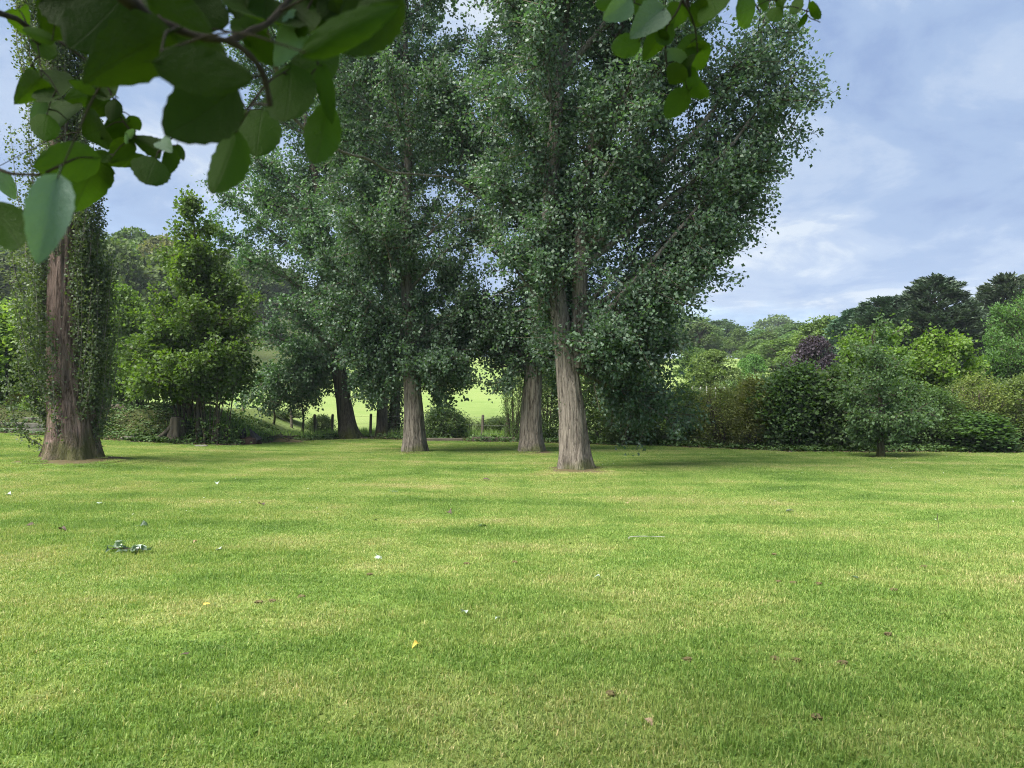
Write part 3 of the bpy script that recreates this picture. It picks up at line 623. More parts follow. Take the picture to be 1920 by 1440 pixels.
# ---------------------------------------------------------------- shrubs: a few shaped kinds, copied with their own stems and foliage
def shrub_kind(seed, w, h, n_tip, lf, leaf, mat, width=0.8, bare=0.12, stems=7, spread=0.13, top=1.0):
    rng = np.random.default_rng(seed); mb = MB()
    a = rng.uniform(0, 6.283, n_tip); zf = rng.random(n_tip) ** 0.8
    prof = (1 - np.abs(2 * zf - 0.85) ** 2.4 * 0.55) * (0.75 + 0.35 * vnoise(np.cos(a) * 1.4, np.sin(a) * 1.4, zf * 3 + seed, seed))
    r = w * 0.5 * prof * (0.45 + 0.55 * rng.random(n_tip) ** 0.45)
    tip = np.stack([r * np.cos(a), r * np.sin(a) * 0.8, h * (bare + (1 - bare) * zf * (1 + 0.14 * vnoise(np.cos(a) * 2, np.sin(a) * 2, seed, seed + 3)))], 1)
    st = []
    for k in range(stems):
        aa = rng.uniform(0, 6.283); rr = rng.uniform(0.05, 0.3) * w * 0.5
        p0 = np.array([rr * 0.5 * math.cos(aa), rr * 0.5 * math.sin(aa), -0.1]); p2 = np.array([rr * 2.2 * math.cos(aa), rr * 2.2 * math.sin(aa), h * rng.uniform(0.6, 0.95)])
        path = spline([p0, (p0 + p2) / 2 + [0, 0, h * 0.08], p2], 8); st.append(path)
        sm = MB(); tube(sm, path, np.linspace(0.028, 0.006, 8), 6); sm_me = sm.mesh('stem', M['twig'], True); st[-1] = (path, sm_me)
    ap = np.vstack([p for p, _ in st])
    ni = np.array([np.argmin(np.linalg.norm(ap - tp, axis=1) + 2 * np.maximum(0, ap[:, 2] - tp[2] + 0.15)) for tp in tip])
    twigs(mb, ap[ni], tip, np.full(n_tip, 0.009), 1)
    ti = np.repeat(np.arange(n_tip), lf); n = len(ti); u = 1 - 0.3 * rng.random(n)
    base = ap[ni][ti] * (1 - u[:, None]) + tip[ti] * u[:, None]
    pos = base + rng.normal(size=(n, 3)) * spread
    pos[:, 2] = np.maximum(pos[:, 2], 0.02)
    od = norm(pos - np.array([0, 0, h * 0.4]))
    tone = np.clip(0.5 + 0.28 * rng.normal(size=n) + 0.2 * rng.normal(size=n_tip)[ti], 0, 1)
    leaves(mb, pos, rand_dir(rng, n) * 0.8 + od * 0.6 + [0, 0, -0.15], rand_dir(rng, n) * 0.7 + od * 0.3 + [0, 0, 0.6], leaf * rng.uniform(0.6, 1.3, n), 0, rng, width, tone)
    return mb.mesh('foliage', [mat, M['twig']], [1]), [s for _, s in st], w, h
def put_shrub(kind, name, label, x, y, w, h, color=(1, 1, 1), group=None, rz=None, z=None, cat='shrub'):
    fol, sts, kw, kh = kind
    zz = float(terrain(x, y)) if z is None else z
    r = thing(name, label, cat, (x, y, zz - 0.03), group)
    r.scale = (1.3 * w / kw, 1.3 * w / kw, h / kh); r.rotation_euler = (0, 0, rz if rz is not None else (x * 37.1 + y * 11.3) % 6.283)
    f = link(bpy.data.objects.new('foliage', fol), r); f.color = (*color, 1); f['kind'] = 'stuff'
    for s in sts: link(bpy.data.objects.new('stem', s), r)
    return r
K = dict(fine=shrub_kind(51, 2.6, 2.5, 330, 42, 0.075, M['shrub'], 0.62, bare=0.03),
         broad=shrub_kind(52, 2.6, 2.5, 260, 38, 0.115, M['shrub'], 0.7, spread=0.15, bare=0.03),
         twiggy=shrub_kind(53, 2.6, 2.5, 300, 26, 0.062, M['shrub'], 0.6, stems=16, spread=0.10, bare=0.03),
         low=shrub_kind(54, 2.0, 1.2, 200, 34, 0.07, M['shrub'], 0.7, bare=0.0, stems=6, spread=0.10),
         weed=shrub_kind(55, 1.4, 1.0, 120, 22, 0.06, M['shrub'], 0.5, bare=0.0, stems=14, spread=0.08),
         hazel=shrub_kind(56, 3.6, 3.6, 420, 34, 0.12, M['maple'], 0.95, bare=0.24, stems=18, spread=0.16))
def S(kind, name, label, px, d, wpx, top, color, group=None, sink=0):
    x = X(px, d); z = float(terrain(x, d)); return put_shrub(K[kind], name, label, x, d, wpx / F * d, Z(top, d) - z, color, group)
S('hazel', 'hazel_shrub', 'dense deep green many-stemmed hazel clump beside the tree stump', 352, 27.2, 215, 610, (0.68, 0.7, 0.8))
S('hazel', 'hazel_shrub', 'low dark hazel growth behind the stump on the bank', 262, 29.2, 120, 640, (0.66, 0.7, 0.8))
rs_ = np.random.default_rng(91)
mst = thing('hazel_shrub', 'cluster of slender upright bare stems right of the hazel clump', 'shrub', (X(400, 25.9), 25.9, float(terrain(X(400, 25.9), 25.9)) - 0.05))
for k in range(17):
    a0 = rs_.normal(0, 0.30, 2) * [1, 0.7]; up_ = rs_.uniform(2.2, 3.6); e = a0 + rs_.normal(0, 0.38, 2) + [0.1, 0]
    mb = MB(); tube(mb, spline([(a0[0], a0[1], -0.1), (*(a0 * .6 + e * .4), up_ * 0.5), (*e, up_)], 9), np.linspace(0.024, 0.007, 9) * rs_.uniform(.7, 1.3), 6); mb.obj('stem', M['twig'], mst, True)
n = 2600; mb = MB(); q = np.stack([rs_.normal(0.1, .45, n), rs_.normal(0, .35, n), rs_.uniform(1.6, 3.7, n)], 1)
lo_ = rs_.random(n) < 0.2; q[lo_, 2] = rs_.uniform(0.05, 1.0, lo_.sum())
leaves(mb, q, rand_dir(rs_, n) + [0, 0, -.3], rand_dir(rs_, n) * .8 + [0, 0, .6], rs_.uniform(0.06, 0.12, n), 0, rs_, 0.9); o = mb.obj('foliage', M['maple'], mst); o.color = (0.9, 0.95, 1.1, 1); o['kind'] = 'stuff'
S('broad', 'leafy_shrub', 'bright green shrub left of the columnar poplar above the stone steps', 22, 31, 190, 590, (1.7, 1.75, 1.1))
S('hazel', 'leafy_shrub', 'tall light green shrub right of the columnar poplar behind the bank', 228, 38, 130, 545, (1.05, 1.05, 1.0))
S('hazel', 'leafy_shrub', 'yellow-green bush low behind the fallen log on the bank', 215, 33, 110, 670, (1.25, 1.15, 0.9))
S('fine', 'leafy_shrub', 'pale grey-green bush behind the black post', -8, 33, 90, 690, (1.3, 1.35, 1.5))
S('weed', 'leafy_plant', 'small bright green plant at the top of the bank left of the columnar poplar', 58, 28.6, 34, 742, (1.8, 2.0, 1.0), None)
S('weed', 'leafy_plant', 'brownish dry plant at the top of the stone steps beside the black post', 34, 29.6, 40, 738, (1.6, 1.1, 0.9), None)
# along the wire fence
S('low', 'fence_shrub', 'brown-tinged low brush left end of the wire fence', 450, 34.6, 100, 776, (1.3, 1.0, 0.9))
S('low', 'fence_shrub', 'low leafy brush under the two thin saplings', 530, 35.0, 90, 770, (0.9, 0.95, 0.9))
S('low', 'fence_shrub', 'dark low bramble between two fence posts left of the leaning poplar', 600, 34.6, 60, 780, (0.75, 0.8, 0.8))
S('low', 'fence_shrub', 'rounded dark evergreen bush right of the poplar with the twiggy bole', 833, 31.2, 92, 766, (0.6, 0.7, 0.65))
S('weed', 'fence_shrub', 'grassy weeds on the fence right of the rounded dark bush', 880, 33.2, 60, 786, (1.0, 0.95, 0.9))
S('low', 'fence_shrub', 'brambles along the fence left of the straight grey poplar', 935, 32.6, 80, 784, (0.8, 0.82, 0.8))
S('twiggy', 'fence_shrub', 'upright open elder bush beside the straight grey poplar', 963, 30.2, 62, 676, (1.0, 1.1, 0.9))
S('fine', 'fence_shrub', 'dark shrub seen between the two right hand poplar trunks', 1028, 29.5, 90, 690, (0.7, 0.8, 0.75))
for px_, top, lab in ((512, 700, 'thin sapling with bare reddish stem, left one by the wire fence'), (566, 712, 'thin leafy sapling right one of two by the wire fence')):
    dd = 32.2; x = X(px_, dd); zz = float(terrain(x, dd)); rt = root_at('sapling', lab, (x, dd, zz))
    _, pS, _r = trunk_obj('trunk', [(x, dd, zz - .1), P(px_ + 3, 780, dd), P(px_ - 4, 740, dd), P(px_ - 6, top, dd)], 0.055, 0.02, M['bark_dark'], rt, int(px_), rings=14, seg=10, flare=0.2, origin=rt.location)
    crown_tree(rt, [pS[6:]], [(top - 15, px_ - 25, px_ + 20), (top + 25, px_ - 45, px_ + 40), (top + 50, px_ - 40, px_ + 35), (top + 68, px_ - 15, px_ + 15)], dd, int(px_), 16, 12, 20, 0.085, M['poplar'], 0.02, 0.6, limb_objs=False, twig_len=(0.3, 0.7))

# ---------------------------------------------------------------- hedge along the right side of the lawn
HG = 'mixed shrubs of the hedge along the right lawn edge'
S('fine', 'hedge_shrub', 'dark shrub directly right of the largest poplar trunk', 1138, 28.6, 130, 660, (0.8, 0.9, 0.8), HG)
S('twiggy', 'hedge_shrub', 'twiggy shrub under the low hanging poplar branch', 1205, 27.8, 130, 700, (1.0, 1.05, 0.9), HG)
S('fine', 'hedge_shrub', 'green shrub at the hedge end just right of the hanging branch', 1278, 27.0, 120, 730, (1.05, 1.1, 0.85), HG)
S('twiggy', 'hedge_shrub', 'olive brown twiggy shrub in the hedge below the white posts', 1345, 25.9, 125, 728, (1.35, 1.15, 0.85), HG)
S('fine', 'hedge_shrub', 'reddish brown tinged bush in the hedge left of the dark laurel', 1412, 25.3, 120, 716, (1.2, 0.95, 0.75), HG)
S('broad', 'hedge_shrub', 'dark broad-leaved laurel in the hedge, nearest the lawn centre', 1492, 24.4, 140, 700, (0.62, 0.78, 0.66), HG)
S('broad', 'hedge_shrub', 'dark shrub behind the left side of the small lawn tree', 1580, 24.2, 135, 705, (0.7, 0.8, 0.7), HG)
S('broad', 'hedge_shrub', 'dark shrub right behind the small tree trunk', 1668, 24.6, 130, 725, (0.62, 0.74, 0.66), HG)
S('fine', 'hedge_shrub', 'dense green shrub in the hedge right of the small lawn tree', 1752, 24.2, 130, 738, (0.75, 0.9, 0.72), HG)
S('twiggy', 'hedge_shrub', 'pale brown flowering shrub in the hedge near the right picture edge', 1832, 24.4, 140, 712, (1.5, 1.3, 0.95), HG)
S('fine', 'hedge_shrub', 'olive shrub of the hedge cut by the right picture edge', 1915, 24.2, 130, 716, (1.15, 1.1, 0.85), HG)
S('broad', 'hedge_shrub', 'broad-leaved low growth at the hedge foot near the right picture edge', 1835, 23.7, 150, 780, (0.7, 0.9, 0.7), HG)
S('broad', 'hedge_shrub', 'hedge shrub just outside the right picture edge', 2010, 24.2, 150, 716, (0.8, 0.9, 0.8), HG)
for px_, top, lab in ((1180, 705, 'back-row shrub behind the hanging poplar branch'), (1300, 738, 'back-row olive shrub under the rounded slope bush'), (1380, 728, 'back-row shrub between olive and reddish hedge shrubs'), (1452, 712, 'back-row shrub left behind the dark laurel'), (1540, 708, 'back-row shrub right behind the dark laurel'),
                      (1625, 716, 'back-row shrub hidden behind the small lawn tree'), (1715, 730, 'back-row shrub under the gap between the two maples'), (1795, 728, 'back-row shrub under the domed maple'), (1875, 722, 'back-row shrub under the feathery tree')):
    S('fine', 'hedge_shrub', lab, px_, 27.2, 120, top, (0.8, 0.85, 0.75), HG)
# small grey-green tree on the lawn
b = BASE['T']; d = b[1]; rt = root_at('ornamental_tree', 'small grey-green tree with short brown trunk standing in front of the hedge', b)
_, pT, _r = trunk_obj('trunk', [(b[0], d, b[2] - .1), P(1651, 830, d), P(1650, 800, d), P(1651, 760, d), P(1645, 700, d), P(1635, 630, d)], 0.115, 0.02, M['bark_dark'], rt, 41, rings=30, seg=20, flare=0.25, origin=rt.location)
crT = crown_tree(rt, [pT[10:]], [(605, 1612, 1650), (640, 1595, 1680), (690, 1582, 1715), (735, 1575, 1745), (775, 1585, 1750), (805, 1610, 1725)], d, 42, 34, 22, 27, 0.095, M['shrub'], 0.04, 0.45, width=0.7, twig_len=(0.3, 0.7), spread=0.075, droop=0.4, clump=1.2,
           extra=[(1580, 770, d), (1755, 770, d), (1690, 815, d - .6), (1600, 800, d), (1700, 770, d - 1)])
crT.color = (1.08, 1.22, 1.28, 1)
# two maples and a feathery tree behind the hedge
for px_, d, rows, lab, sd_, colr in ((1640, 28.0, [(607, 1610, 1680), (630, 1580, 1715), (670, 1560, 1730), (720, 1555, 1730), (780, 1570, 1720)], 'rounded bright green maple behind the small grey-green tree', 61, (1.25, 1.3, 1.1)),
                                     (1768, 28.6, [(626, 1735, 1785), (650, 1710, 1812), (690, 1700, 1828), (740, 1705, 1830), (790, 1715, 1815)], 'domed yellow-green maple behind the hedge, right of the small lawn tree', 62, (1.4, 1.42, 1.0))):
    x = X(px_, d); zz = float(terrain(x, d)); r_ = root_at('maple_tree', lab, (x, d, zz))
    _, pM, _r = trunk_obj('trunk', [(x, d, zz - .1), P(px_, 780, d), P(px_ + 3, 700, d), P(px_, rows[0][0] + 10, d)], 0.12, 0.02, M['bark_dark'], r_, sd_, rings=22, seg=16, flare=0.3, origin=r_.location)
    crM = crown_tree(r_, [pM[5:]], rows, d, sd_, 48, 22, 24, 0.125, M['maple'], 0.04, 0.8, width=1.0, twig_len=(0.35, 0.8), spread=0.12, up=0.2)
    crM.color = (*colr, 1)
d = 31; x = X(1905, d); zz = float(terrain(x, d)); r_ = root_at('willow_tree', 'feathery mid green tree cut by the right picture edge behind the hedge', (x, d, zz))
_, pW, _r = trunk_obj('trunk', [(x, d, zz - .1), P(1905, 720, d), P(1908, 650, d), P(1910, 580, d)], 0.14, 0.02, M['bark_dark'], r_, 64, rings=22, seg=16, flare=0.3, origin=r_.location)
crW = crown_tree(r_, [pW[5:]], [(560, 1890, 1930), (600, 1865, 1960), (650, 1850, 1980), (700, 1840, 1990), (750, 1850, 1985)], d, 65, 60, 30, 34, 0.14, M['shrub'], 0.035, 1.4, width=0.42, twig_len=(0.5, 1.0), spread=0.11, up=0.5, droop=-0.3)
crW.color = (0.85, 1.15, 0.8, 1)

# ---------------------------------------------------------------- tall conifers
def conifer_kind(seed, w, h, n_br, lf):
    rng = np.random.default_rng(seed); mb = MB(); zf = rng.random(n_br) ** 1.25; a = rng.uniform(0, 6.283, n_br)
    r = w * 0.5 * np.minimum(1, (1.02 - zf) * 2.5) ** 0.65 * (0.72 + 0.28 * rng.random(n_br)) * (0.9 + 0.25 * vnoise(np.cos(a) * 1.6, np.sin(a) * 1.6, zf * 7, seed))
    s = np.stack([0 * a, 0 * a, h * (0.03 + 0.9 * zf)], 1)
    e = s + np.stack([r * np.cos(a), r * np.sin(a), r * rng.uniform(0.15, 0.55, n_br) + 0.25], 1)
    twigs(mb, s, e, np.full(n_br, 0.03), 1)
    ti = np.repeat(np.arange(n_br), lf); n = len(ti); u = 1 - 0.55 * rng.random(n) ** 1.6
    dr = norm(e - s)[ti]
    pos = s[ti] + (e - s)[ti] * u[:, None] + rng.normal(size=(n, 3)) * (0.07 + 0.22 * (1 - u))[:, None]
    tone = np.clip(0.45 + 0.25 * rng.normal(size=n) + 0.2 * rng.normal(size=n_br)[ti], 0, 1)
    leaves(mb, pos, dr * 1.1 + rand_dir(rng, n) * 0.75 + [0, 0, 0.25], rand_dir(rng, n) + [0, 0, 0.3], rng.uniform(0.16, 0.36, n), 0, rng, 0.42, tone)
    tm = MB(); tube(tm, spline([(0, 0, -0.2), (0.05, 0, h * 0.5), (0, 0, h * 0.96)], 12), np.linspace(0.24, 0.02, 12), 10)
    return mb.mesh('crown', [M['conifer'], M['twig']], [1]), tm.mesh('trunk', M['bark_dark'], True), w, h
CK = [conifer_kind(71, 5.2, 12.5, 560, 52), conifer_kind(72, 5.6, 11.5, 560, 52)]
def put_tree(kind, name, label, x, y, w, h, color=(1, 1, 1), group=None, rz=0.0):
    cm, tm, kw, kh = kind; r = thing(name, label, 'tree', (x, y, float(terrain(x, y)) - 0.1), group)
    r.scale = (w / kw, w / kw, h / kh); r.rotation_euler = (0, 0, rz)
    c = link(bpy.data.objects.new('crown', cm), r); c.color = (*color, 1); c['kind'] = 'stuff'
    link(bpy.data.objects.new('trunk', tm), r); return r
for i, (px_, d, top, wpx, lab, colr) in enumerate(((1752, 46, 512, 140, 'tallest dark conifer, broad-topped, behind the domed maple', (1, 1, 1)), (1655, 48, 552, 130, 'dark conifer left of the tallest one, behind the rounded maple', (1.0, 1.1, 1.05)),
                                               (1700, 52, 548, 110, 'dark conifer in the gap between two taller conifers', (.9, 1, 1)), (1890, 48, 508, 140, 'dark conifer near the right picture edge', (1.05, 1.0, .95)), (1825, 52, 560, 110, 'lower conifer between the two tallest conifers', (.9, .95, 1)),
                                               (1600, 56, 575, 90, 'bluish loose conifer at the left end of the conifer row', (1.3, 1.6, 1.5)), (1985, 50, 520, 140, 'conifer just outside the right picture edge', (1, 1, 1)))):
    x = X(px_, d); put_tree(CK[i % 2], 'conifer_tree', lab, x, d, 1.4 * wpx / F * d, Z(top, d) - float(terrain(x, d)) + 0.1, colr, 'tall dark conifers behind the hedge', i * 1.3)

# ---------------------------------------------------------------- broadleaved trees and bushes on the slopes
def broad_kind(seed, w, h, n_lobe, per, leaf, trunk_h=0.22):
    rng = np.random.default_rng(seed); mb = MB()
    zf = rng.random(n_lobe) ** 0.75; a = rng.uniform(0, 6.283, n_lobe); pr = np.sqrt(np.maximum(0.05, 1 - np.abs(zf * 1.9 - 0.85) ** 2.2))
    rr = w * 0.5 * pr * rng.uniform(0.35, 0.85, n_lobe)
    c = np.stack([rr * np.cos(a), rr * np.sin(a), h * (trunk_h + (0.93 - trunk_h) * zf)], 1); R = w * rng.uniform(0.10, 0.20, n_lobe)
    s = np.stack([0 * a, 0 * a, np.minimum(c[:, 2] - 0.1, h * (trunk_h * 0.8 + 0.45 * zf))], 1)
    twigs(mb, s, c, np.full(n_lobe, 0.012 * h), 1)
    ti = np.repeat(np.arange(n_lobe), per); n = len(ti); dr = rand_dir(rng, n); dr[:, 2] = np.where(dr[:, 2] < -0.3, -dr[:, 2], dr[:, 2])
    pos = c[ti] + dr * (R[ti] * (0.55 + 0.5 * rng.random(n) ** 0.5))[:, None] * [1, 1, 0.8]
    tone = np.clip(0.5 + 0.22 * rng.normal(size=n) + 0.15 * rng.normal(size=n_lobe)[ti], 0, 1)
    leaves(mb, pos, dr * 0.7 + rand_dir(rng, n), dr * 0.8 + rand_dir(rng, n) * 0.7 + [0, 0, 0.3], leaf * rng.uniform(0.6, 1.3, n), 0, rng, 0.8, tone)
    tm = MB(); tube(tm, spline([(0, 0, -0.3), (0.02 * h, 0, h * 0.3), (0, 0, h * 0.75)], 10), np.linspace(0.028, 0.006, 10) * h, 8)
    return mb.mesh('crown', [M['wood'], M['twig']], [1]), tm.mesh('trunk', M['bark_dark'], True), w, h
BK = [broad_kind(80 + i, (10, 9, 11, 8, 10)[i], (12, 13, 11, 12, 14)[i], 46, 90, 0.55) for i in range(5)]
BN = [broad_kind(90 + i, 5.0, (5.2, 4.6, 6)[i], 70, 130, 0.20, 0.08) for i in range(3)]
for i, (px_, d, top, wpx, lab, colr, kk) in enumerate((
        (1335, 56, 660, 95, 'rounded olive bush on the right-hand slope, left of the thicket', (1.25, 1.3, 1.0), 0),
        (1410, 62, 668, 50, 'small fresh green tree on the slope above the thicket', (1.1, 1.6, 1.1), 1),
        (1527, 44, 637, 90, 'dark purple-leaved tree beside the rounded maple', (0.62, 0.33, 1.35), 0),
        (1545, 66, 600, 130, 'tall light green tree above the purple tree', (1.15, 1.25, 0.95), 2),
        (1475, 84, 636, 110, 'mid green domed tree left of the tall light green tree', (1.1, 1.25, 1.0), 2),
        (1430, 96, 640, 90, 'grey-green tree in the middle of the right slope', (1.0, 1.15, 1.05), 1),
        (1300, 70, 655, 70, 'green bush behind the hanging poplar branch on the slope', (1.0, 1.2, 0.9), 1))):
    x = X(px_, d); put_tree(BN[kk], 'purple_tree' if 'purple' in lab else 'slope_tree', lab, x, d, wpx / F * d * 1.15, Z(top, d) - float(terrain(x, d)) + 0.1, colr, None, i * 2.1)
rng = np.random.default_rng(99); placed = []
def hill_tree(x, y, h, w, colr, lab='broadleaved tree in the mixed wood on the hill', grp='trees of the wood on the hill'):
    placed.append((x, y, w)); put_tree(BK[len(placed) % 5], 'woodland_tree', lab, x, y, w, h, colr, grp, rng.uniform(0, 6.28))
for px_, d, h, w, lab, colr in ((1350, 150, 602, 13, 'dark blue-green rounded tree on the right skyline beside the hanging poplar branch', (0.55, 0.72, 0.85)), (1455, 235, 596, 17, 'pale domed tree standing highest on the right skyline', (1.35, 1.4, 1.5)),
                                (1290, 190, 592, 20, 'broad hazy green tree on the skyline just right of the poplars', (0.9, 1.05, 1.05)), (1500, 170, 606, 16, 'dark oak-like tree on the skyline left of the conifers', (0.65, 0.8, 0.7)),
                                (258, 118, 432, 13, 'tall green tree on the left hillside in the sky gap', (0.95, 1.1, 1.0)), (305, 112, 446, 10, 'greyish half-bare tree on the left hillside', (1.5, 1.15, 1.3))):
    hill_tree(X(px_, d), d, Z(h, d) - float(terrain(X(px_, d), d)), w, colr, lab)
tries = 0
while len(placed) < 190 and tries < 20000:
    tries += 1
    d = rng.uniform(84, 290) if tries % 2 else rng.uniform(84, 170); px_ = rng.uniform(-260, 2180); x = X(px_, d); a = x / d
    start = 138 if a < 0.16 else 105
    if a < -0.3: start = 84 + max(0, (a + 0.5)) * 200
    if d < start: continue
    sky_row = np.interp(px_, [330, 620, 1000, 1220, 1320, 1600, 2200], [440, 520, 540, 570, 606, 604, 590])       # skyline the wood reaches in the photo
    h = min(rng.uniform(10, 14), Z(sky_row + rng.uniform(0, 25), d) - float(terrain(x, d)))
    if h < 4.5: continue
    w = min(rng.uniform(9, 15), h * 1.15)
    if any((x - q[0]) ** 2 + (d - q[1]) ** 2 < (0.34 * (w + q[2])) ** 2 for q in placed): continue
    b_ = rng.uniform(0.6, 1.3)
    zone = 'on the left hillside' if px_ < 420 else 'behind the poplar clump' if px_ < 1260 else 'on the right slope' if px_ < 1600 else 'behind the conifers'
    tone = 'dark green' if b_ < 0.82 else 'mid green' if b_ < 1.08 else 'light green'
    dist = 'far' if d > 190 else 'nearer'
    hill_tree(x, d, h, w, (b_ * rng.uniform(0.8, 1.15), b_ * rng.uniform(0.95, 1.15), b_ * rng.uniform(0.8, 1.1)), f'{tone} broadleaved tree {zone}, in the {dist} part of the wood', f'{tone} {dist} trees of the wood {zone}')

# pale thicket on the right slope
rng = np.random.default_rng(123); n = 26000; mb = MB()
qx = rng.uniform(X(1370, 50), X(1640, 50), n); qy = rng.uniform(42, 58, n)
hh = (1.7 + 0.6 * vnoise(qx * 0.5, qy * 0.5, 0, 44)) * (1 - 0.35 * sstep(3, 0, qx - X(1370, 50)))
q = np.stack([qx, qy, terrain(qx, qy) + hh * rng.random(n) ** 0.5], 1)
leaves(mb, q, rand_dir(rng, n) + [0, 0, 0.6], rand_dir(rng, n) + [0, 0, .4], rng.uniform(0.10, 0.22, n), 0, rng, 0.6)
o = mb.obj('bramble_thicket', M['shrub']); o.color = (1.9, 1.95, 2.1, 1); o['kind'] = 'stuff'; o['label'] = 'pale grey-green thicket of brambles and weeds on the right slope'; o['category'] = 'thicket'
# tall meadow grass around the white posts and along the fence
n = 15000; mb = MB(); qx = np.concatenate([rng.uniform(7, 18, n // 2), rng.uniform(-13, 6, n // 2)]); qy = np.concatenate([rng.uniform(30, 46, n // 2), edge(qx[n // 2:]) + rng.uniform(1.2, 3.2, n // 2)])
q = np.stack([qx, qy, terrain(qx, qy) - 0.02], 1)
leaves(mb, q, rand_dir(rng, n) * 0.45 + [0, 0, 1], rand_dir(rng, n), np.concatenate([rng.uniform(0.35, 0.9, n // 2), rng.uniform(0.2, 0.5, n // 2)]), 0, rng, 0.06)
o = mb.obj('tall_grass', M['shrub']); o.color = (2.0, 2.1, 1.5, 1); o['kind'] = 'stuff'; o['label'] = 'tall rough grass beyond the hedge and along the fence'; o['category'] = 'grass'
# ivy and litter at the lawn's far edge and on the bank
n = 60000; mb = MB(); qx = np.concatenate([rng.uniform(-30, 24, n // 2), rng.uniform(-26, -9.4, n // 2)]); qy = edge(qx) + np.concatenate([np.abs(rng.normal(0.35, 0.55, n // 2)), rng.uniform(0.0, 5.5, n // 2)])
sel = rng.random(n) < 0.5 + 0.6 * vnoise(qx * 0.9, qy * 0.9, 0, 61); qx, qy = qx[sel], qy[sel]; n = len(qx)
q = np.stack([qx, qy, terrain(qx, qy) + rng.uniform(0.01, 0.16, n)], 1)
leaves(mb, q, rand_dir(rng, n) * [1, 1, .4], rand_dir(rng, n) * 0.6 + [0, 0, 1], rng.uniform(0.06, 0.13, n), 0, rng, 0.95)
o = mb.obj('ivy_ground_cover', M['ivy']); o.color = (1.5, 1.6, 1.4, 1); o['kind'] = 'stuff'; o['label'] = 'ivy and low weeds covering the bank and hedge foot'; o['category'] = 'ground cover'
n = 14000; mb = MB(); qx = np.concatenate([rng.uniform(-30, 24, n // 2), rng.uniform(-24, -9.4, n // 2)]); qy = edge(qx) + np.concatenate([rng.normal(0.1, 0.35, n // 2), np.abs(rng.normal(0.3, 1.1, n // 2))]); q = np.stack([qx, qy, terrain(qx, qy) + rng.uniform(0.005, 0.03, n)], 1)
leaves(mb, q, rand_dir(rng, n) * [1, 1, .3], rand_dir(rng, n) * 0.4 + [0, 0, 1], rng.uniform(0.04, 0.09, n), 0, rng, 0.7)
o = mb.obj('leaf_litter', M['litter']); o['kind'] = 'stuff'; o['label'] = 'dry brown leaf litter along the far lawn edge'; o['category'] = 'leaf litter'
n = 900; mb = MB(); qx = rng.uniform(-14, 17, n); qy = rng.uniform(9, 24, n); s_ = (qx > 8) | (rng.random(n) < 0.35); qx, qy = qx[s_], qy[s_]; n = len(qx); q = np.stack([qx, qy, terrain(qx, qy) + 0.035], 1)
leaves(mb, q, rand_dir(rng, n) * [1, 1, .3], rand_dir(rng, n) * 0.4 + [0, 0, 1], rng.uniform(0.012, 0.026, n), 0, rng, 1.0)
o = mb.obj('daisies', M['fluff']); o.name = 'daisy_specks'; o['kind'] = 'stuff'; o['label'] = 'tiny white daisy and fluff specks scattered over the lawn'; o['category'] = 'flowers'

# ---------------------------------------------------------------- fences, steps, stump and other small things
rng = np.random.default_rng(7)
def post_mesh(h, r, name, mat, seed):
    rg_ = np.random.default_rng(seed); mb = MB(); k = rg_.uniform(-0.05, 0.05, 2)
    tube(mb, [(0, 0, -0.3), (k[0] * .3, k[1] * .3, h * 0.3), (k[0], k[1], h * 0.97), (k[0], k[1], h)], [r, r, r * 0.95, r * 0.8], 9, 0, lambda th, s, p: 1 + 0.08 * np.cos(3 * th + seed)); return mb.mesh(name, mat, False)
fx = [-16, -13.5] ; fposts = []
for px_, top in ((456, 782), (505, 776), (547, 774), (592, 777), (622, 777), (694, 776), (760, 778), (812, 784), (858, 783), (904, 782), (949, 783), (1000, 784), (1060, 787), (1120, 790), (1190, 789), (1262, 790)):
    x0 = X(px_, 32); dd = float(edge(X(px_, 30)) + 1.7) if px_ > 560 else 33.6
    fposts.append((X(px_, dd), dd, top))
rfz = thing('wire_fence', 'wire stock fence on weathered round posts between lawn and meadow', 'fence', (fposts[0][0], fposts[0][1], float(terrain(fposts[0][0], fposts[0][1]))))
ro = np.array(rfz.location); tops = []
for i, (x, y, top) in enumerate(fposts):
    z = float(terrain(x, y)); h = max(1.0, min(1.35, Z(top, y) - z))
    o = link(bpy.data.objects.new('post', post_mesh(h, 0.065, 'post', M['post'], i)), rfz); o.location = Vector((x, y, z)) - Vector(ro); tops.append((x, y, z + h))
for wz in (0.12, 0.45, 0.8):
    mb = MB(); tube(mb, [(x, y - 0.07, z - wz) for x, y, z in tops], np.full(len(tops), 0.003), 4, 0); mb.obj('wire', M['wire'], rfz, False, ro)
rff = thing('field_fence', 'short row of small pale posts in the rough grass on the right slope', 'fence', (X(1298, 44), 44, float(terrain(X(1298, 44), 44)))); ro = np.array(rff.location); tp = []
for i, px_ in enumerate((1299, 1312, 1326, 1342, 1360)):
    y = 44 - i * 0.25; x = X(px_, y); z = float(terrain(x, y)); h = max(1.0, Z(725, y) - z)
    o = link(bpy.data.objects.new('post', post_mesh(h, 0.045, 'post', M['pale_post'], 30 + i)), rff); o.location = Vector((x, y, z)) - Vector(ro); tp.append((x, y, z + h - 0.1))
mb = MB(); tube(mb, tp, np.full(len(tp), 0.006), 4); mb.obj('wire', M['wire'], rff, False, ro)
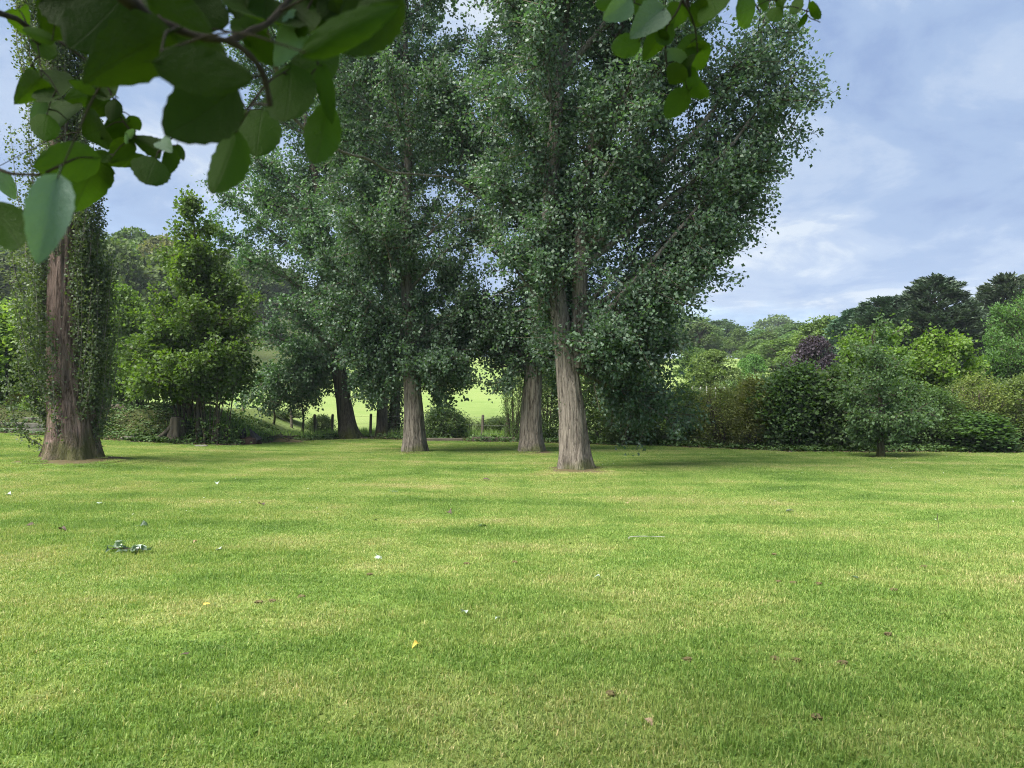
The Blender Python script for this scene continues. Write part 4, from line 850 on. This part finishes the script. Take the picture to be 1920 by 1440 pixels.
# stone steps up the bank
rst = thing('stone_steps', 'mossy stone steps set in the bank at the left picture edge', 'steps', (X(15, 26.6), 26.6, float(terrain(X(15, 26.6), 26.5))))
for i in range(4):
    y = 26.75 + i * 0.42; z = float(terrain(X(15, 26.6), 26.5)) + 0.02 + 0.20 * i
    for j in range(3):
        xa = X(-40 + 44 * j - i * 5, y); xb = X(2 + 44 * j - i * 5, y)
        mb = MB(); box(mb, (xa + .01, y, z - 0.12), (xb - .01, y + 0.5, z + 0.15 + rng.uniform(-.015, .015)), 0, 0.02, rng); o = mb.obj('step', M['stone'], rst, False, rst.location)
        bv = o.modifiers.new('worn', 'BEVEL'); bv.width = 0.025; bv.segments = 2
# flat stones and the black post
for px_, py_, lab in ((62, 811, 'flat stone slab at the foot of the steps'), (118, 790, 'grey boulder on the bank behind the columnar poplar'), (240, 822, 'flat grey stone at the bank foot right of the columnar poplar'), (378, 838, 'low stone at the lawn edge under the hazel clump')):
    x, y, z = G(px_, py_); mb = MB(); u = np.linspace(0, np.pi, 7); tube(mb, np.stack([0 * u, 0 * u, -0.08 + 0.22 * (1 - np.cos(u)) / 2], 1), 0.28 * np.sin(u) ** 0.6 + 0.001, 14, 0, lambda th, k, p: 1 + 0.25 * vnoise(np.cos(th) * 1.5, np.sin(th) * 1.5, k * 0.4 + px_, 4), False)
    o = mb.obj('stone', M['stone'], None, True); o.location = (x, y, z); o.scale = (0.95, 0.7, 0.55); tag(o, lab, 'stone')
x, y = X(12, 29.5), 29.5; z = float(terrain(x, y)); rp = thing('black_post', 'thin black metal post at the left picture edge above the steps', 'post', (x, y, z)); mb = MB(); tube(mb, [(0, 0, -0.2), (0, 0, 1.0), (0, 0, 2.35)], [0.04, 0.04, 0.038], 10); mb.obj('shaft', M['black'], rp, True); mb = MB(); tube(mb, [(0, 0, 2.35), (0, 0, 2.38), (0, 0, 2.42)], [0.05, 0.055, 0.01], 10); mb.obj('cap', M['black'], rp, True)
# stump, log
x, y = X(333, 26.1), 26.1; z = float(terrain(x, y)) - 0.08; rstp = thing('tree_stump', 'old broken tree stump with spreading root at the bank foot', 'stump', (x, y, z))
mb = MB(); tube(mb, [(0, 0, -0.2), (0, 0, 0.05), (0, 0, 0.35), (0.02, 0, 0.7), (0.03, 0, 0.78)], [0.42, 0.33, 0.26, 0.25, 0.20], 22, 0, lambda th, k, p: 1 + 0.10 * np.cos(5 * th) + 0.06 * vnoise(np.cos(th) * 4, np.sin(th) * 4, k, 3)); mb.obj('bole', M['stump'], rstp, True)
mb = MB(); tube(mb, spline([(-0.15, -0.1, 0.45), (-0.45, -0.15, 0.15), (-0.85, -0.2, -0.05)], 8), np.linspace(0.12, 0.05, 8), 8); mb.obj('root', M['stump'], rstp, True)
x, y = X(208, 28.3), 28.3; z = float(terrain(x, y)); rlg = thing('fallen_log', 'short mossy log lying on top of the bank', 'log', (x, y, z))
mb = MB(); tube(mb, spline([(-0.75, 0.1, -0.12), (-0.2, 0, 0.14), (0.3, 0, 0.2), (0.62, 0, 0.08)], 14), np.array([.06, .08, .10, .11, .12, .12, .13, .13, .14, .14, .14, .14, .13, .11]), 12, 0, lambda th, k, p: 1 + 0.12 * vnoise(np.cos(th) * 3, np.sin(th) * 3, k * 0.5, 3)); mb.obj('bole', M['stump'], rlg, True)
# burnt broken stump with jagged points, ash heap, timber edging
x, y, z = G(468, 832); rbs = thing('broken_stump', 'charred broken stump with two jagged points left of the leaning poplar', 'stump', (x, y, z))
mb = MB(); tube(mb, [(0, 0, -0.1), (0, 0, 0.12), (0, 0, 0.2)], [0.42, 0.36, 0.28], 14, 0, lambda th, k, p: 1 + 0.2 * vnoise(np.cos(th) * 2, np.sin(th) * 2, k, 8)); mb.obj('bole', M['rust'], rbs, False)
mb = MB(); tube(mb, [(-0.24, 0, 0.05), (-0.23, 0, 0.35), (-0.2, 0, 0.58)], [0.13, 0.12, 0.02], 6); mb.obj('splinter', M['black'], rbs, False)
mb = MB(); tube(mb, [(0.3, 0, 0.08), (0.16, 0, 0.3), (0.0, 0, 0.55)], [0.2, 0.13, 0.02], 6); mb.obj('splinter', M['black'], rbs, False)
x, y, z = G(520, 826); rah = thing('brush_heap', 'low heap of ash, chips and sticks beside the charred stump', 'heap', (x, y, z))
mb = MB(); u = np.linspace(0, 1, 6); tube(mb, np.stack([0 * u, 0 * u, -0.05 + 0.20 * u], 1), 0.85 * (1 - u ** 1.2) + 0.02, 18, 0, lambda th, k, p: 1 + 0.3 * vnoise(np.cos(th) * 2, np.sin(th) * 2, k * .5, 9)); mb.obj('mound', M['earth'], rah, True)
for k in range(34):
    a = rng.uniform(0, 6.28); c = np.array([rng.uniform(-.8, .8), rng.uniform(-.5, .3), rng.uniform(.08, .2)]); v = np.array([math.cos(a), math.sin(a), rng.uniform(-.1, .35)]) * rng.uniform(.2, .5)
    mb = MB(); tube(mb, [c - v, c, c + v], [0.014, 0.016, 0.01], 5); mb.obj('stick', M['stump'], rah, True)
for px0, px1, lab in ((800, 868, 'old timber beam edging the lawn under the rounded dark bush'), (885, 970, 'old timber beam edging the lawn left of the straight grey poplar')):
    y = 29.7; xa, xb = X(px0, y), X(px1, y); zc = float(terrain((xa + xb) / 2, y))
    mb = MB(); box(mb, (-(xb - xa) / 2, -0.08, -0.06), ((xb - xa) / 2, 0.08, 0.13), 0, 0.012, rng); o = mb.obj('timber_beam', M['timber']); o.location = ((xa + xb) / 2, y, zc); tag(o, lab, 'beam'); bv = o.modifiers.new('worn', 'BEVEL'); bv.width = 0.02; bv.segments = 2

# ---------------------------------------------------------------- leaf blade meshes (length 1 along +Y) for close-up and fallen leaves
def blade_mesh(name, mat, seed, width=0.86, cup=0.10, curl=0.12, serr=0.035, petiole=0.16, shape='hazel'):
    rg_ = np.random.default_rng(seed); nr, nc = 15, 9; mb = MB(); V = []
    for i in range(nr):
        tt = i / (nr - 1)
        if shape == 'hazel': w = np.sin(np.pi * min(1, tt ** 0.80)) ** 0.62 * (1 - 0.12 * tt) if 0 < tt < 1 else 0.0
        else: w = (min(1, tt / 0.22) ** 0.7) * (1 - max(0, (tt - 0.22) / 0.78)) ** 0.85 * 1.05 if 0 < tt < 1 else 0.0
        w *= width * 0.5
        for j in range(nc):
            s = j / (nc - 1) * 2 - 1; e = 1 + (serr * (1 if (i + (j > 4)) % 2 else -1) + rg_.normal(0, serr * .4)) * (abs(s) == 1)
            x = s * w * e; back = -0.07 * (1 - tt) ** 6 * abs(s) if shape == 'hazel' else 0
            z = cup * (abs(x) * 2) ** 1.3 - curl * (tt - 0.3) ** 2 * 2 + 0.018 * math.sin(9 * 2 * math.pi * (tt - abs(x) * 0.75)) * abs(s) ** 0.5 * (0 < tt < 1) + rg_.normal(0, 0.004)
            V.append((x, tt + back, z))
    f = [[i * nc + j, i * nc + j + 1, (i + 1) * nc + j + 1, (i + 1) * nc + j] for i in range(nr - 1) for j in range(nc - 1)]
    mb.add(V, f)
    if petiole:
        z0 = V[4][2]; tube(mb, [(0, -petiole, z0 + 0.03), (0, -petiole * .4, z0 + 0.005), (0, 0.03, z0)], [0.010, 0.010, 0.007], 5, 0)
    return mb.mesh(name, mat, True)
HZ = [blade_mesh('leaf', M['hazel'], 200 + i, (0.88, 0.80, 0.95, 0.84, 0.74, 0.9)[i], (0.05, 0.18, 0.02, -0.12, 0.28, 0.1)[i], (0.1, 0.25, 0.05, 0.3, 0.15, -0.1)[i]) for i in range(6)]

HP = [blade_mesh('leaf', M['hazel_pale'], 230 + i, (0.84, 0.9)[i], (0.08, 0.2)[i], (0.12, 0.2)[i]) for i in range(2)]
# overhanging hazel: stands behind the camera, its branches reach into the top of the view
rh = thing('hazel_tree', 'hazel branches with large dark green leaves hanging close in the top of the view', 'tree', (-1.7, -1.5, 0.0))
ro = np.array(rh.location)
mb = MB(); tube(mb, spline([(-1.7, -1.5, -0.15), (-1.66, -1.45, 1.0), (-1.55, -1.3, 2.1), (-1.5, -1.2, 3.2), (-1.3, -1.3, 4.4)], 26), np.linspace(0.11, 0.03, 26), 18, 0, lambda th, k, p: 1 + 0.06 * vnoise(np.cos(th) * 4, np.sin(th) * 4, k * .4, 6)); mb.obj('trunk', M['hazel_twig'], rh, True, ro)
LIMBS = []
def limb(pts, r0, r1, n=24, mat='hazel_twig'):
    mb = MB(); p = spline(pts, n); tube(mb, p, (r1 + (r0 - r1) * (1 - np.linspace(0, 1, n)) ** 5.0) * (1 + 0.12 * np.sin(np.arange(n) * 1.7)), 9); mb.obj('limb', M[mat], rh, True, ro); LIMBS.append(p); return p
limb([(-1.58, -1.36, 1.75), (-1.0, -0.5, 2.05), (-0.55, 0.35, 2.12), P(225, -12, 0.72), P(300, 38, 0.74), P(362, 66, 0.75), P(430, 78, 0.76), P(466, 102, 0.77), P(490, 132, 0.78), P(500, 162, 0.79), P(507, 198, 0.80)], 0.030, 0.0032, 44)
limb([P(430, 78, 0.76), P(470, 58, 0.78), P(505, 42, 0.80), P(545, -5, 0.83)], 0.0050, 0.0035, 12)
limb([(-0.55, 0.35, 2.12), (-0.75, 0.9, 2.15), P(40, 40, 1.25), P(70, 82, 1.3), P(100, 72, 1.3), P(180, 130, 1.32), P(215, 190, 1.32), P(230, 225, 1.32), P(262, 262, 1.33), P(300, 275, 1.33)], 0.012, 0.0018, 34)
limb([(-0.75, 0.9, 2.15), P(-60, 150, 1.05), P(-20, 300, 0.98), P(60, 328, 0.95), P(110, 312, 0.95)], 0.009, 0.002, 20)
limb([(-1.5, -1.2, 3.1), (-0.7, -0.2, 3.0), (0.1, 0.8, 2.75), P(1285, -40, 1.35), P(1278, 0, 1.36), P(1267, 26, 1.36), P(1251, 48, 1.37), P(1248, 85, 1.38), P(1250, 128, 1.39)], 0.026, 0.0018, 40)
limb([P(1280, 3, 1.36), P(1292, 22, 1.37), P(1303, 52, 1.38), P(1308, 98, 1.40)], 0.0030, 0.0014, 12)
limb([(0.1, 0.8, 2.75), (0.55, 1.3, 2.8), P(1408, -20, 1.7), P(1418, 10, 1.72), P(1425, 22, 1.73)], 0.008, 0.002, 20)
limb([(0.55, 1.3, 2.8), P(1520, -30, 1.75), P(1512, 25, 1.75), P(1538, 42, 1.75)], 0.006, 0.0012, 16)
limb([(0.1, 0.8, 2.75), (-0.45, 1.3, 2.55), (-0.6, 1.9, 2.4), P(630, 278, 2.0), P(690, 298, 2.05), P(730, 321, 2.1), P(800, 329, 2.15), P(845, 335, 2.2), P(900, 372, 2.25)], 0.013, 0.003, 34, 'limb')
LV = [  # base column,row  tip column,row  width  brightness  underside?
 (225, 2, 128, 102, 95, .45, 0), (318, 62, 172, 140, 120, .5, 0), (298, 118, 478, 150, 90, .55, 0), (437, 172, 312, 268, 130, .5, 0), (442, 250, 402, 372, 84, 1.0, 0), (492, 205, 480, 285, 56, .9, 0), (545, 128, 538, 242, 74, .8, 0),
 (612, 200, 592, 318, 78, 1.1, 0), (603, 122, 622, 232, 34, 1.0, 1), (572, 98, 752, -8, 66, .9, 1), (745, -12, 645, 108, 110, .6, 0), (562, 25, 520, 122, 52, 1.7, 1), (462, 58, 517, 122, 62, .7, 0), (452, 72, 492, 26, 44, .8, 0), (282, -4, 404, 66, 76, .65, 0),
 (330, 70, 450, 108, 52, .7, 0), (205, -8, 300, 62, 76, .65, 0), (560, 132, 640, 90, 60, .6, 0), (610, -30, 560, 60, 80, .6, 0), (420, 200, 470, 250, 48, .8, 0), (100, -25, 180, 60, 80, .5, 0), (70, -40, 100, 25, 50, .6, 0),
 (35, 18, 44, 57, 30, 1.1, 0), (98, 76, 36, 54, 26, 1.1, 0), (60, 78, 114, 102, 38, 1.0, 0), (78, 145, 40, 183, 32, .9, 0), (112, 180, 78, 136, 36, .9, 0), (58, 125, 66, 145, 20, 1.0, 0), (82, 185, 60, 230, 26, 1.3, 1), (88, 215, 82, 258, 28, 1.2, 0), (127, 226, 98, 202, 30, .8, 0),
 (182, 172, 146, 182, 24, 1.0, 0), (178, 174, 128, 150, 26, 1.0, 0), (218, 180, 180, 148, 36, .8, 0), (206, 190, 168, 212, 34, .8, 0), (218, 188, 206, 226, 26, .7, 0), (198, 240, 164, 250, 28, .7, 0), (240, 228, 202, 252, 32, .7, 0), (244, 218, 262, 244, 24, .8, 0),
 (246, 262, 208, 296, 40, .7, 0), (302, 282, 254, 260, 34, .6, 0), (292, 296, 276, 337, 30, .7, 0), (330, 275, 310, 330, 32, .7, 0), (334, 272, 346, 303, 16, .8, 0), (272, 296, 198, 308, 26, .6, 0), (206, 300, 184, 284, 24, .8, 0), (236, 250, 250, 262, 20, 1.6, 1), (300, 264, 318, 280, 18, 1.6, 1),
 (182, 296, 62, 314, 84, 1.15, 0), (184, 306, 140, 382, 74, 1.15, 0), (190, 300, 176, 345, 30, .7, 0), (-14, 318, 30, 372, 40, 1.6, 1), (-22, 384, 52, 472, 84, 1.0, 0), (108, 334, 70, 488, 72, 1.7, 1),
 (1158, 0, 1113, 12, 26, 1.2, 0), (1182, -2, 1136, 36, 44, 1.5, 1), (1190, -6, 1212, 28, 38, 1.0, 0), (1245, 16, 1188, 62, 48, 1.2, 1), (1276, 6, 1258, 52, 66, 1.15, 0), (1300, 48, 1318, 2, 30, .6, 0), (1330, -8, 1348, 36, 42, 1.1, 0), (1246, 58, 1208, 106, 44, 1.0, 0),
 (1198, 78, 1143, 96, 26, 1.2, 0), (1258, 48, 1222, 84, 44, 1.0, 0), (1252, 96, 1290, 124, 34, 1.4, 1), (1278, 124, 1254, 160, 40, .75, 0), (1290, 172, 1244, 220, 54, .95, 0), (1286, 170, 1330, 142, 50, 1.0, 0), (1318, 78, 1266, 94, 28, .9, 0), (1296, 80, 1310, 114, 34, 1.1, 0), (1278, 120, 1304, 126, 22, .4, 0),
 (1418, 10, 1390, 26, 22, 1.2, 0), (1462, 16, 1442, 44, 20, 1.2, 0), (1456, 0, 1480, 12, 22, 1.0, 0), (1492, 0, 1496, 28, 12, 1.2, 0), (1524, 26, 1546, 0, 24, .9, 0), (1512, 26, 1496, 54, 18, 1.1, 1), (1425, 8, 1446, -12, 22, 1.0, 0)]
rng = np.random.default_rng(321)
LV += [(bx, by, bx + rng.uniform(-95, 95), by + rng.uniform(30, 85), rng.uniform(65, 100), rng.uniform(.4, .75), 0) for bx, by in zip(np.linspace(150, 730, 16), rng.uniform(-45, 5, 16))]
for i, (bx, by, tx, ty, wd, br, under) in enumerate(LV):
    Lp = math.hypot(tx - bx, ty - by); tilt = 0.8 if wd / Lp < 0.95 else 1.05
    d0 = min(2.3, max(0.62, 118.0 / max(Lp, wd)))
    if by < 130 and bx < 760 and Lp > 60: d0 = min(d0, 0.95)
    if bx < 350 and Lp < 62 and by < 320: d0 = 1.32 * rng.uniform(0.97, 1.03)
    if bx > 1100: d0 = (1.38 if bx < 1370 else 1.74) * rng.uniform(0.97, 1.03)
    A_ = P(bx, by, d0); B_ = P(tx, ty, d0 * rng.uniform(0.94, 1.06)); Lw = np.linalg.norm(B_ - A_)
    ydir = Vector((B_ - A_) / Lw); tocam = (Vector((0, 0, EYE)) - Vector(A_)).normalized()
    zdir = tocam if under else -tocam
    zdir = (zdir - ydir * zdir.dot(ydir)).normalized(); roll = rng.uniform(-0.35, 0.35); zdir = (Matrix.Rotation(roll, 3, ydir) @ zdir)
    xdir = ydir.cross(zdir); kx = (wd / Lp) / 0.86
    pale = under and br >= 1.2
    o = link(bpy.data.objects.new('leaf', (HP if pale else HZ)[i % len(HP if pale else HZ)]), rh)
    mw = Matrix((xdir * Lw * kx, ydir * Lw, zdir * Lw)).transposed().to_4x4(); mw.translation = Vector(A_) - Vector(ro)
    lp_ = np.vstack(LIMBS[:8] + LIMBS[9:]); near = lp_[np.argmin(np.linalg.norm(lp_ - A_, axis=1))]; gap_ = np.linalg.norm(near - A_)      # twig that carries the leaf
    if gap_ > 0.004:
        mid_ = (near + A_) / 2 + np.array([0, 0, 0.12 * gap_]); tm_ = MB(); tube(tm_, spline([near, mid_, A_], 7), np.linspace(0.0016, 0.0008, 7), 5); tm_.obj('twig', M['hazel_twig'], rh, True, ro); LIMBS.append(spline([near, mid_, A_], 7)[:6])
    br *= 0.8; o.matrix_local = mw; o.color = (br, br, br * (1.25 if br > 1.3 else 1), 1)
# unseen rest of its crown, above and behind the view, enlarged to shade the near lawn
rng = np.random.default_rng(66); n = 17000; c = rng.uniform(-1, 1, (n, 3)); c = c[(c ** 2).sum(1) < 1] * [3.6, 3.0, 1.3] + [-1.0, 0.4, 4.9]
s_ = c[:, 2] > EYE + 0.66 * np.maximum(c[:, 1], 0) + 0.9; c = c[s_]; n = len(c); mb = MB()
leaves(mb, c, rand_dir(rng, n) + [0, 0, -.3], rand_dir(rng, n) * .7 + [0, 0, .7], rng.uniform(0.07, 0.11, n), 0, rng, 0.9)
q0 = c[::30]; twigs(mb, np.tile([[-1.3, -1.3, 4.3]], (len(q0), 1)), q0, np.full(len(q0), 0.008), 1)
o = mb.obj('crown', [M['maple'], M['twig']], rh, [1], ro); o['kind'] = 'stuff'

# ---------------------------------------------------------------- fallen leaves and twigs on the lawn
FP = {k: [blade_mesh('fallen_leaf', M['fallen_' + k], 300 + 10 * j + i, 0.85, (0.15, 0.35, -0.2)[i], (0.3, 0.5, 0.2)[i], 0.02, 0.35, 'poplar') for i in range(3)] for j, k in enumerate(('pale', 'green', 'yellow', 'brown', 'dark'))}
rng = np.random.default_rng(17)
FG = 'fallen leaves on the lawn'
for i, (px_, py_, size, kind, lab) in enumerate((
        (868, 1155, 0.085, 'pale', 'pale silvery fallen leaf lying in the middle foreground of the lawn'), (785, 1216, 0.055, 'yellow', 'yellow fallen leaf in the lawn foreground, the nearer of two yellow ones'), (382, 1139, 0.055, 'yellow', 'yellow fallen leaf on the left of the lawn, the farther of two'),
        (1210, 1362, 0.06, 'brown', 'crumpled pinkish brown leaf nearest the camera'), (263, 990, 0.14, 'green', 'dark glossy fallen leaf just beyond the fallen poplar sprig'), (707, 1047, 0.10, 'pale', 'pale fallen leaf left of the lawn centre line'),
        (413, 1034, 0.085, 'pale', 'pale fallen leaf right of the fallen poplar sprig'), (368, 1020, 0.05, 'brown', 'small tan leaf between the sprig and a pale leaf'), (1482, 961, 0.13, 'pale', 'pale curled leaf alone on the right of the lawn'), (900, 990, 0.12, 'green', 'green fallen leaf in line with the trunk gap'),
        (840, 963, 0.12, 'dark', 'dark curled leaf below the twiggy poplar'), (736, 923, 0.18, 'green', 'dark green leaf nearest the twiggy poplar trunk'), (488, 948, 0.13, 'dark', 'dark leaf left of the lawn centre, far out'), (408, 908, 0.13, 'pale', 'pale speck of a leaf far out on the left lawn'),
        (705, 978, 0.09, 'green', 'small green leaf left of the lawn middle'), (65, 988, 0.12, 'dark', 'brown leaf at the left picture edge'), (112, 997, 0.10, 'dark', 'reddish brown leaf right of another near the left picture edge'), (355, 1233, 0.06, 'dark', 'small grey curled leaf in the left foreground'),
        (185, 948, 0.10, 'pale', 'pale leaf on the far left lawn beyond the sprig'), (20, 930, 0.11, 'pale', 'pale leaf at the far left edge of the lawn'), (1178, 945, 0.09, 'brown', 'reddish leaf right of the largest poplar base'), (935, 1167, 0.045, 'pale', 'tiny pale leaf right of the silvery leaf'),
        (1125, 1088, 0.05, 'pale', 'small pale leaf on the lawn right of centre'), (1598, 1087, 0.08, 'green', 'grey-green leaf on the right lawn near the worm casts'), (905, 902, 0.16, 'dark', 'dark curled leaf on the lawn near the straight grey poplar'))):
    x, y, z = G(px_, py_); o = link(bpy.data.objects.new('fallen_leaf', FP[kind][i % 3])); o.scale = (size,) * 3
    o.location = (x, y, z + 0.034); o.rotation_euler = (rng.uniform(-0.25, 0.45), rng.uniform(-.35, .35), rng.uniform(0, 6.28)); tag(o, lab, 'leaf', FG)
# fallen poplar sprig with a twig and its leaves
x, y, z = G(238, 1040); rsg = thing('poplar_sprig', 'fallen leafy poplar sprig lying on the left of the lawn', 'twig', (x, y, z + 0.03))
mb = MB(); tube(mb, spline([(-0.22, 0.10, 0.01), (-0.1, 0.02, 0.03), (0.08, 0, 0.03), (0.22, 0.05, 0.02)], 12), np.linspace(0.006, 0.003, 12), 6); mb.obj('stalk', M['twig'], rsg, True)
for i in range(26):
    t_ = rng.random(); c = np.array([-0.22 + 0.44 * t_, 0.02 + rng.normal(0, 0.035) + (0.08 if t_ < 0.2 else 0), 0.012 + rng.uniform(0, 0.04)])
    o = link(bpy.data.objects.new('leaf', FP['green' if rng.random() < 0.72 else 'pale'][i % 3]), rsg); s_ = rng.uniform(0.06, 0.10); o.scale = (s_,) * 3; o.location = c; o.rotation_euler = (rng.uniform(-.2, .9), rng.uniform(-.7, .7), rng.uniform(0, 6.28))
# straw stalk, standing grass stalk
x, y, z = G(1210, 1014); mb = MB(); tube(mb, spline([(-0.2, -0.05, 0.03), (-0.17, 0.02, 0.04), (0, 0.05, 0.042), (0.24, 0.04, 0.035)], 14), np.linspace(0.005, 0.0025, 14), 5); o = mb.obj('straw', M['pale_post'], None, True); o.location = (x, y, z); tag(o, 'thin pale curved straw lying on the lawn right of centre', 'straw')
x, y, z = G(1758, 1005); mb = MB(); tube(mb, [(0, 0, -0.01), (0.01, 0, 0.12), (-0.005, 0, 0.26)], [0.0025, 0.002, 0.004], 5); o = mb.obj('grass_stalk', M['twig'], None, True); o.location = (x, y, z); tag(o, 'lone upright seed stalk standing in the right of the lawn', 'grass stalk')
# worm casts
for i, (px_, py_) in enumerate(((1487, 1096), (1458, 1094), (1535, 1098), (1676, 1109), (965, 1057), (1290, 1240), (1492, 1242), (1453, 1240), (1530, 1350), (1665, 1194), (1145, 1305), (875, 1060), (693, 1080), (565, 1122), (485, 1132), (510, 1130), (1580, 1248), (1452, 1042), (1732, 1065))):
    x, y, z = G(px_, py_); mb = MB(); u = np.linspace(0, np.pi, 6); tube(mb, np.stack([0 * u, 0 * u, -0.01 + 0.026 * (1 - np.cos(u)) / 2], 1), 0.022 * np.sin(u) ** 0.7 + 0.0005, 10, 0, lambda th, k, p: 1 + 0.6 * vnoise(np.cos(th) * 2.5, np.sin(th) * 2.5, k + i, 40 + i), False)
    o = mb.obj('worm_cast', M['earth'], None, False); o.location = (x, y, z + 0.012); o.scale = (1.3, 1, 1); tag(o, 'small crumbly brown worm cast on the lawn', 'worm cast', 'worm casts on the lawn')

# ---------------------------------------------------------------- thin summer haze over the valley
mh = new_mat('thin_haze'); t = NT(mh.node_tree); pv = t.new('ShaderNodeVolumePrincipled')
pv.inputs['Color'].default_value = (0.80, 0.88, 1.0, 1); pv.inputs['Density'].default_value = 0.00030; pv.inputs['Anisotropy'].default_value = 0.0
ho = t.new('ShaderNodeOutputMaterial'); t.l.new(pv.outputs[0], ho.inputs['Volume'])
mb = MB(); box(mb, (-950, -60, -3), (950, 700, 125)); o = mb.obj('haze', mh); o['kind'] = 'stuff'; o['label'] = 'thin bluish haze over the whole valley'; o['category'] = 'haze'
cy.volume_bounces = 0
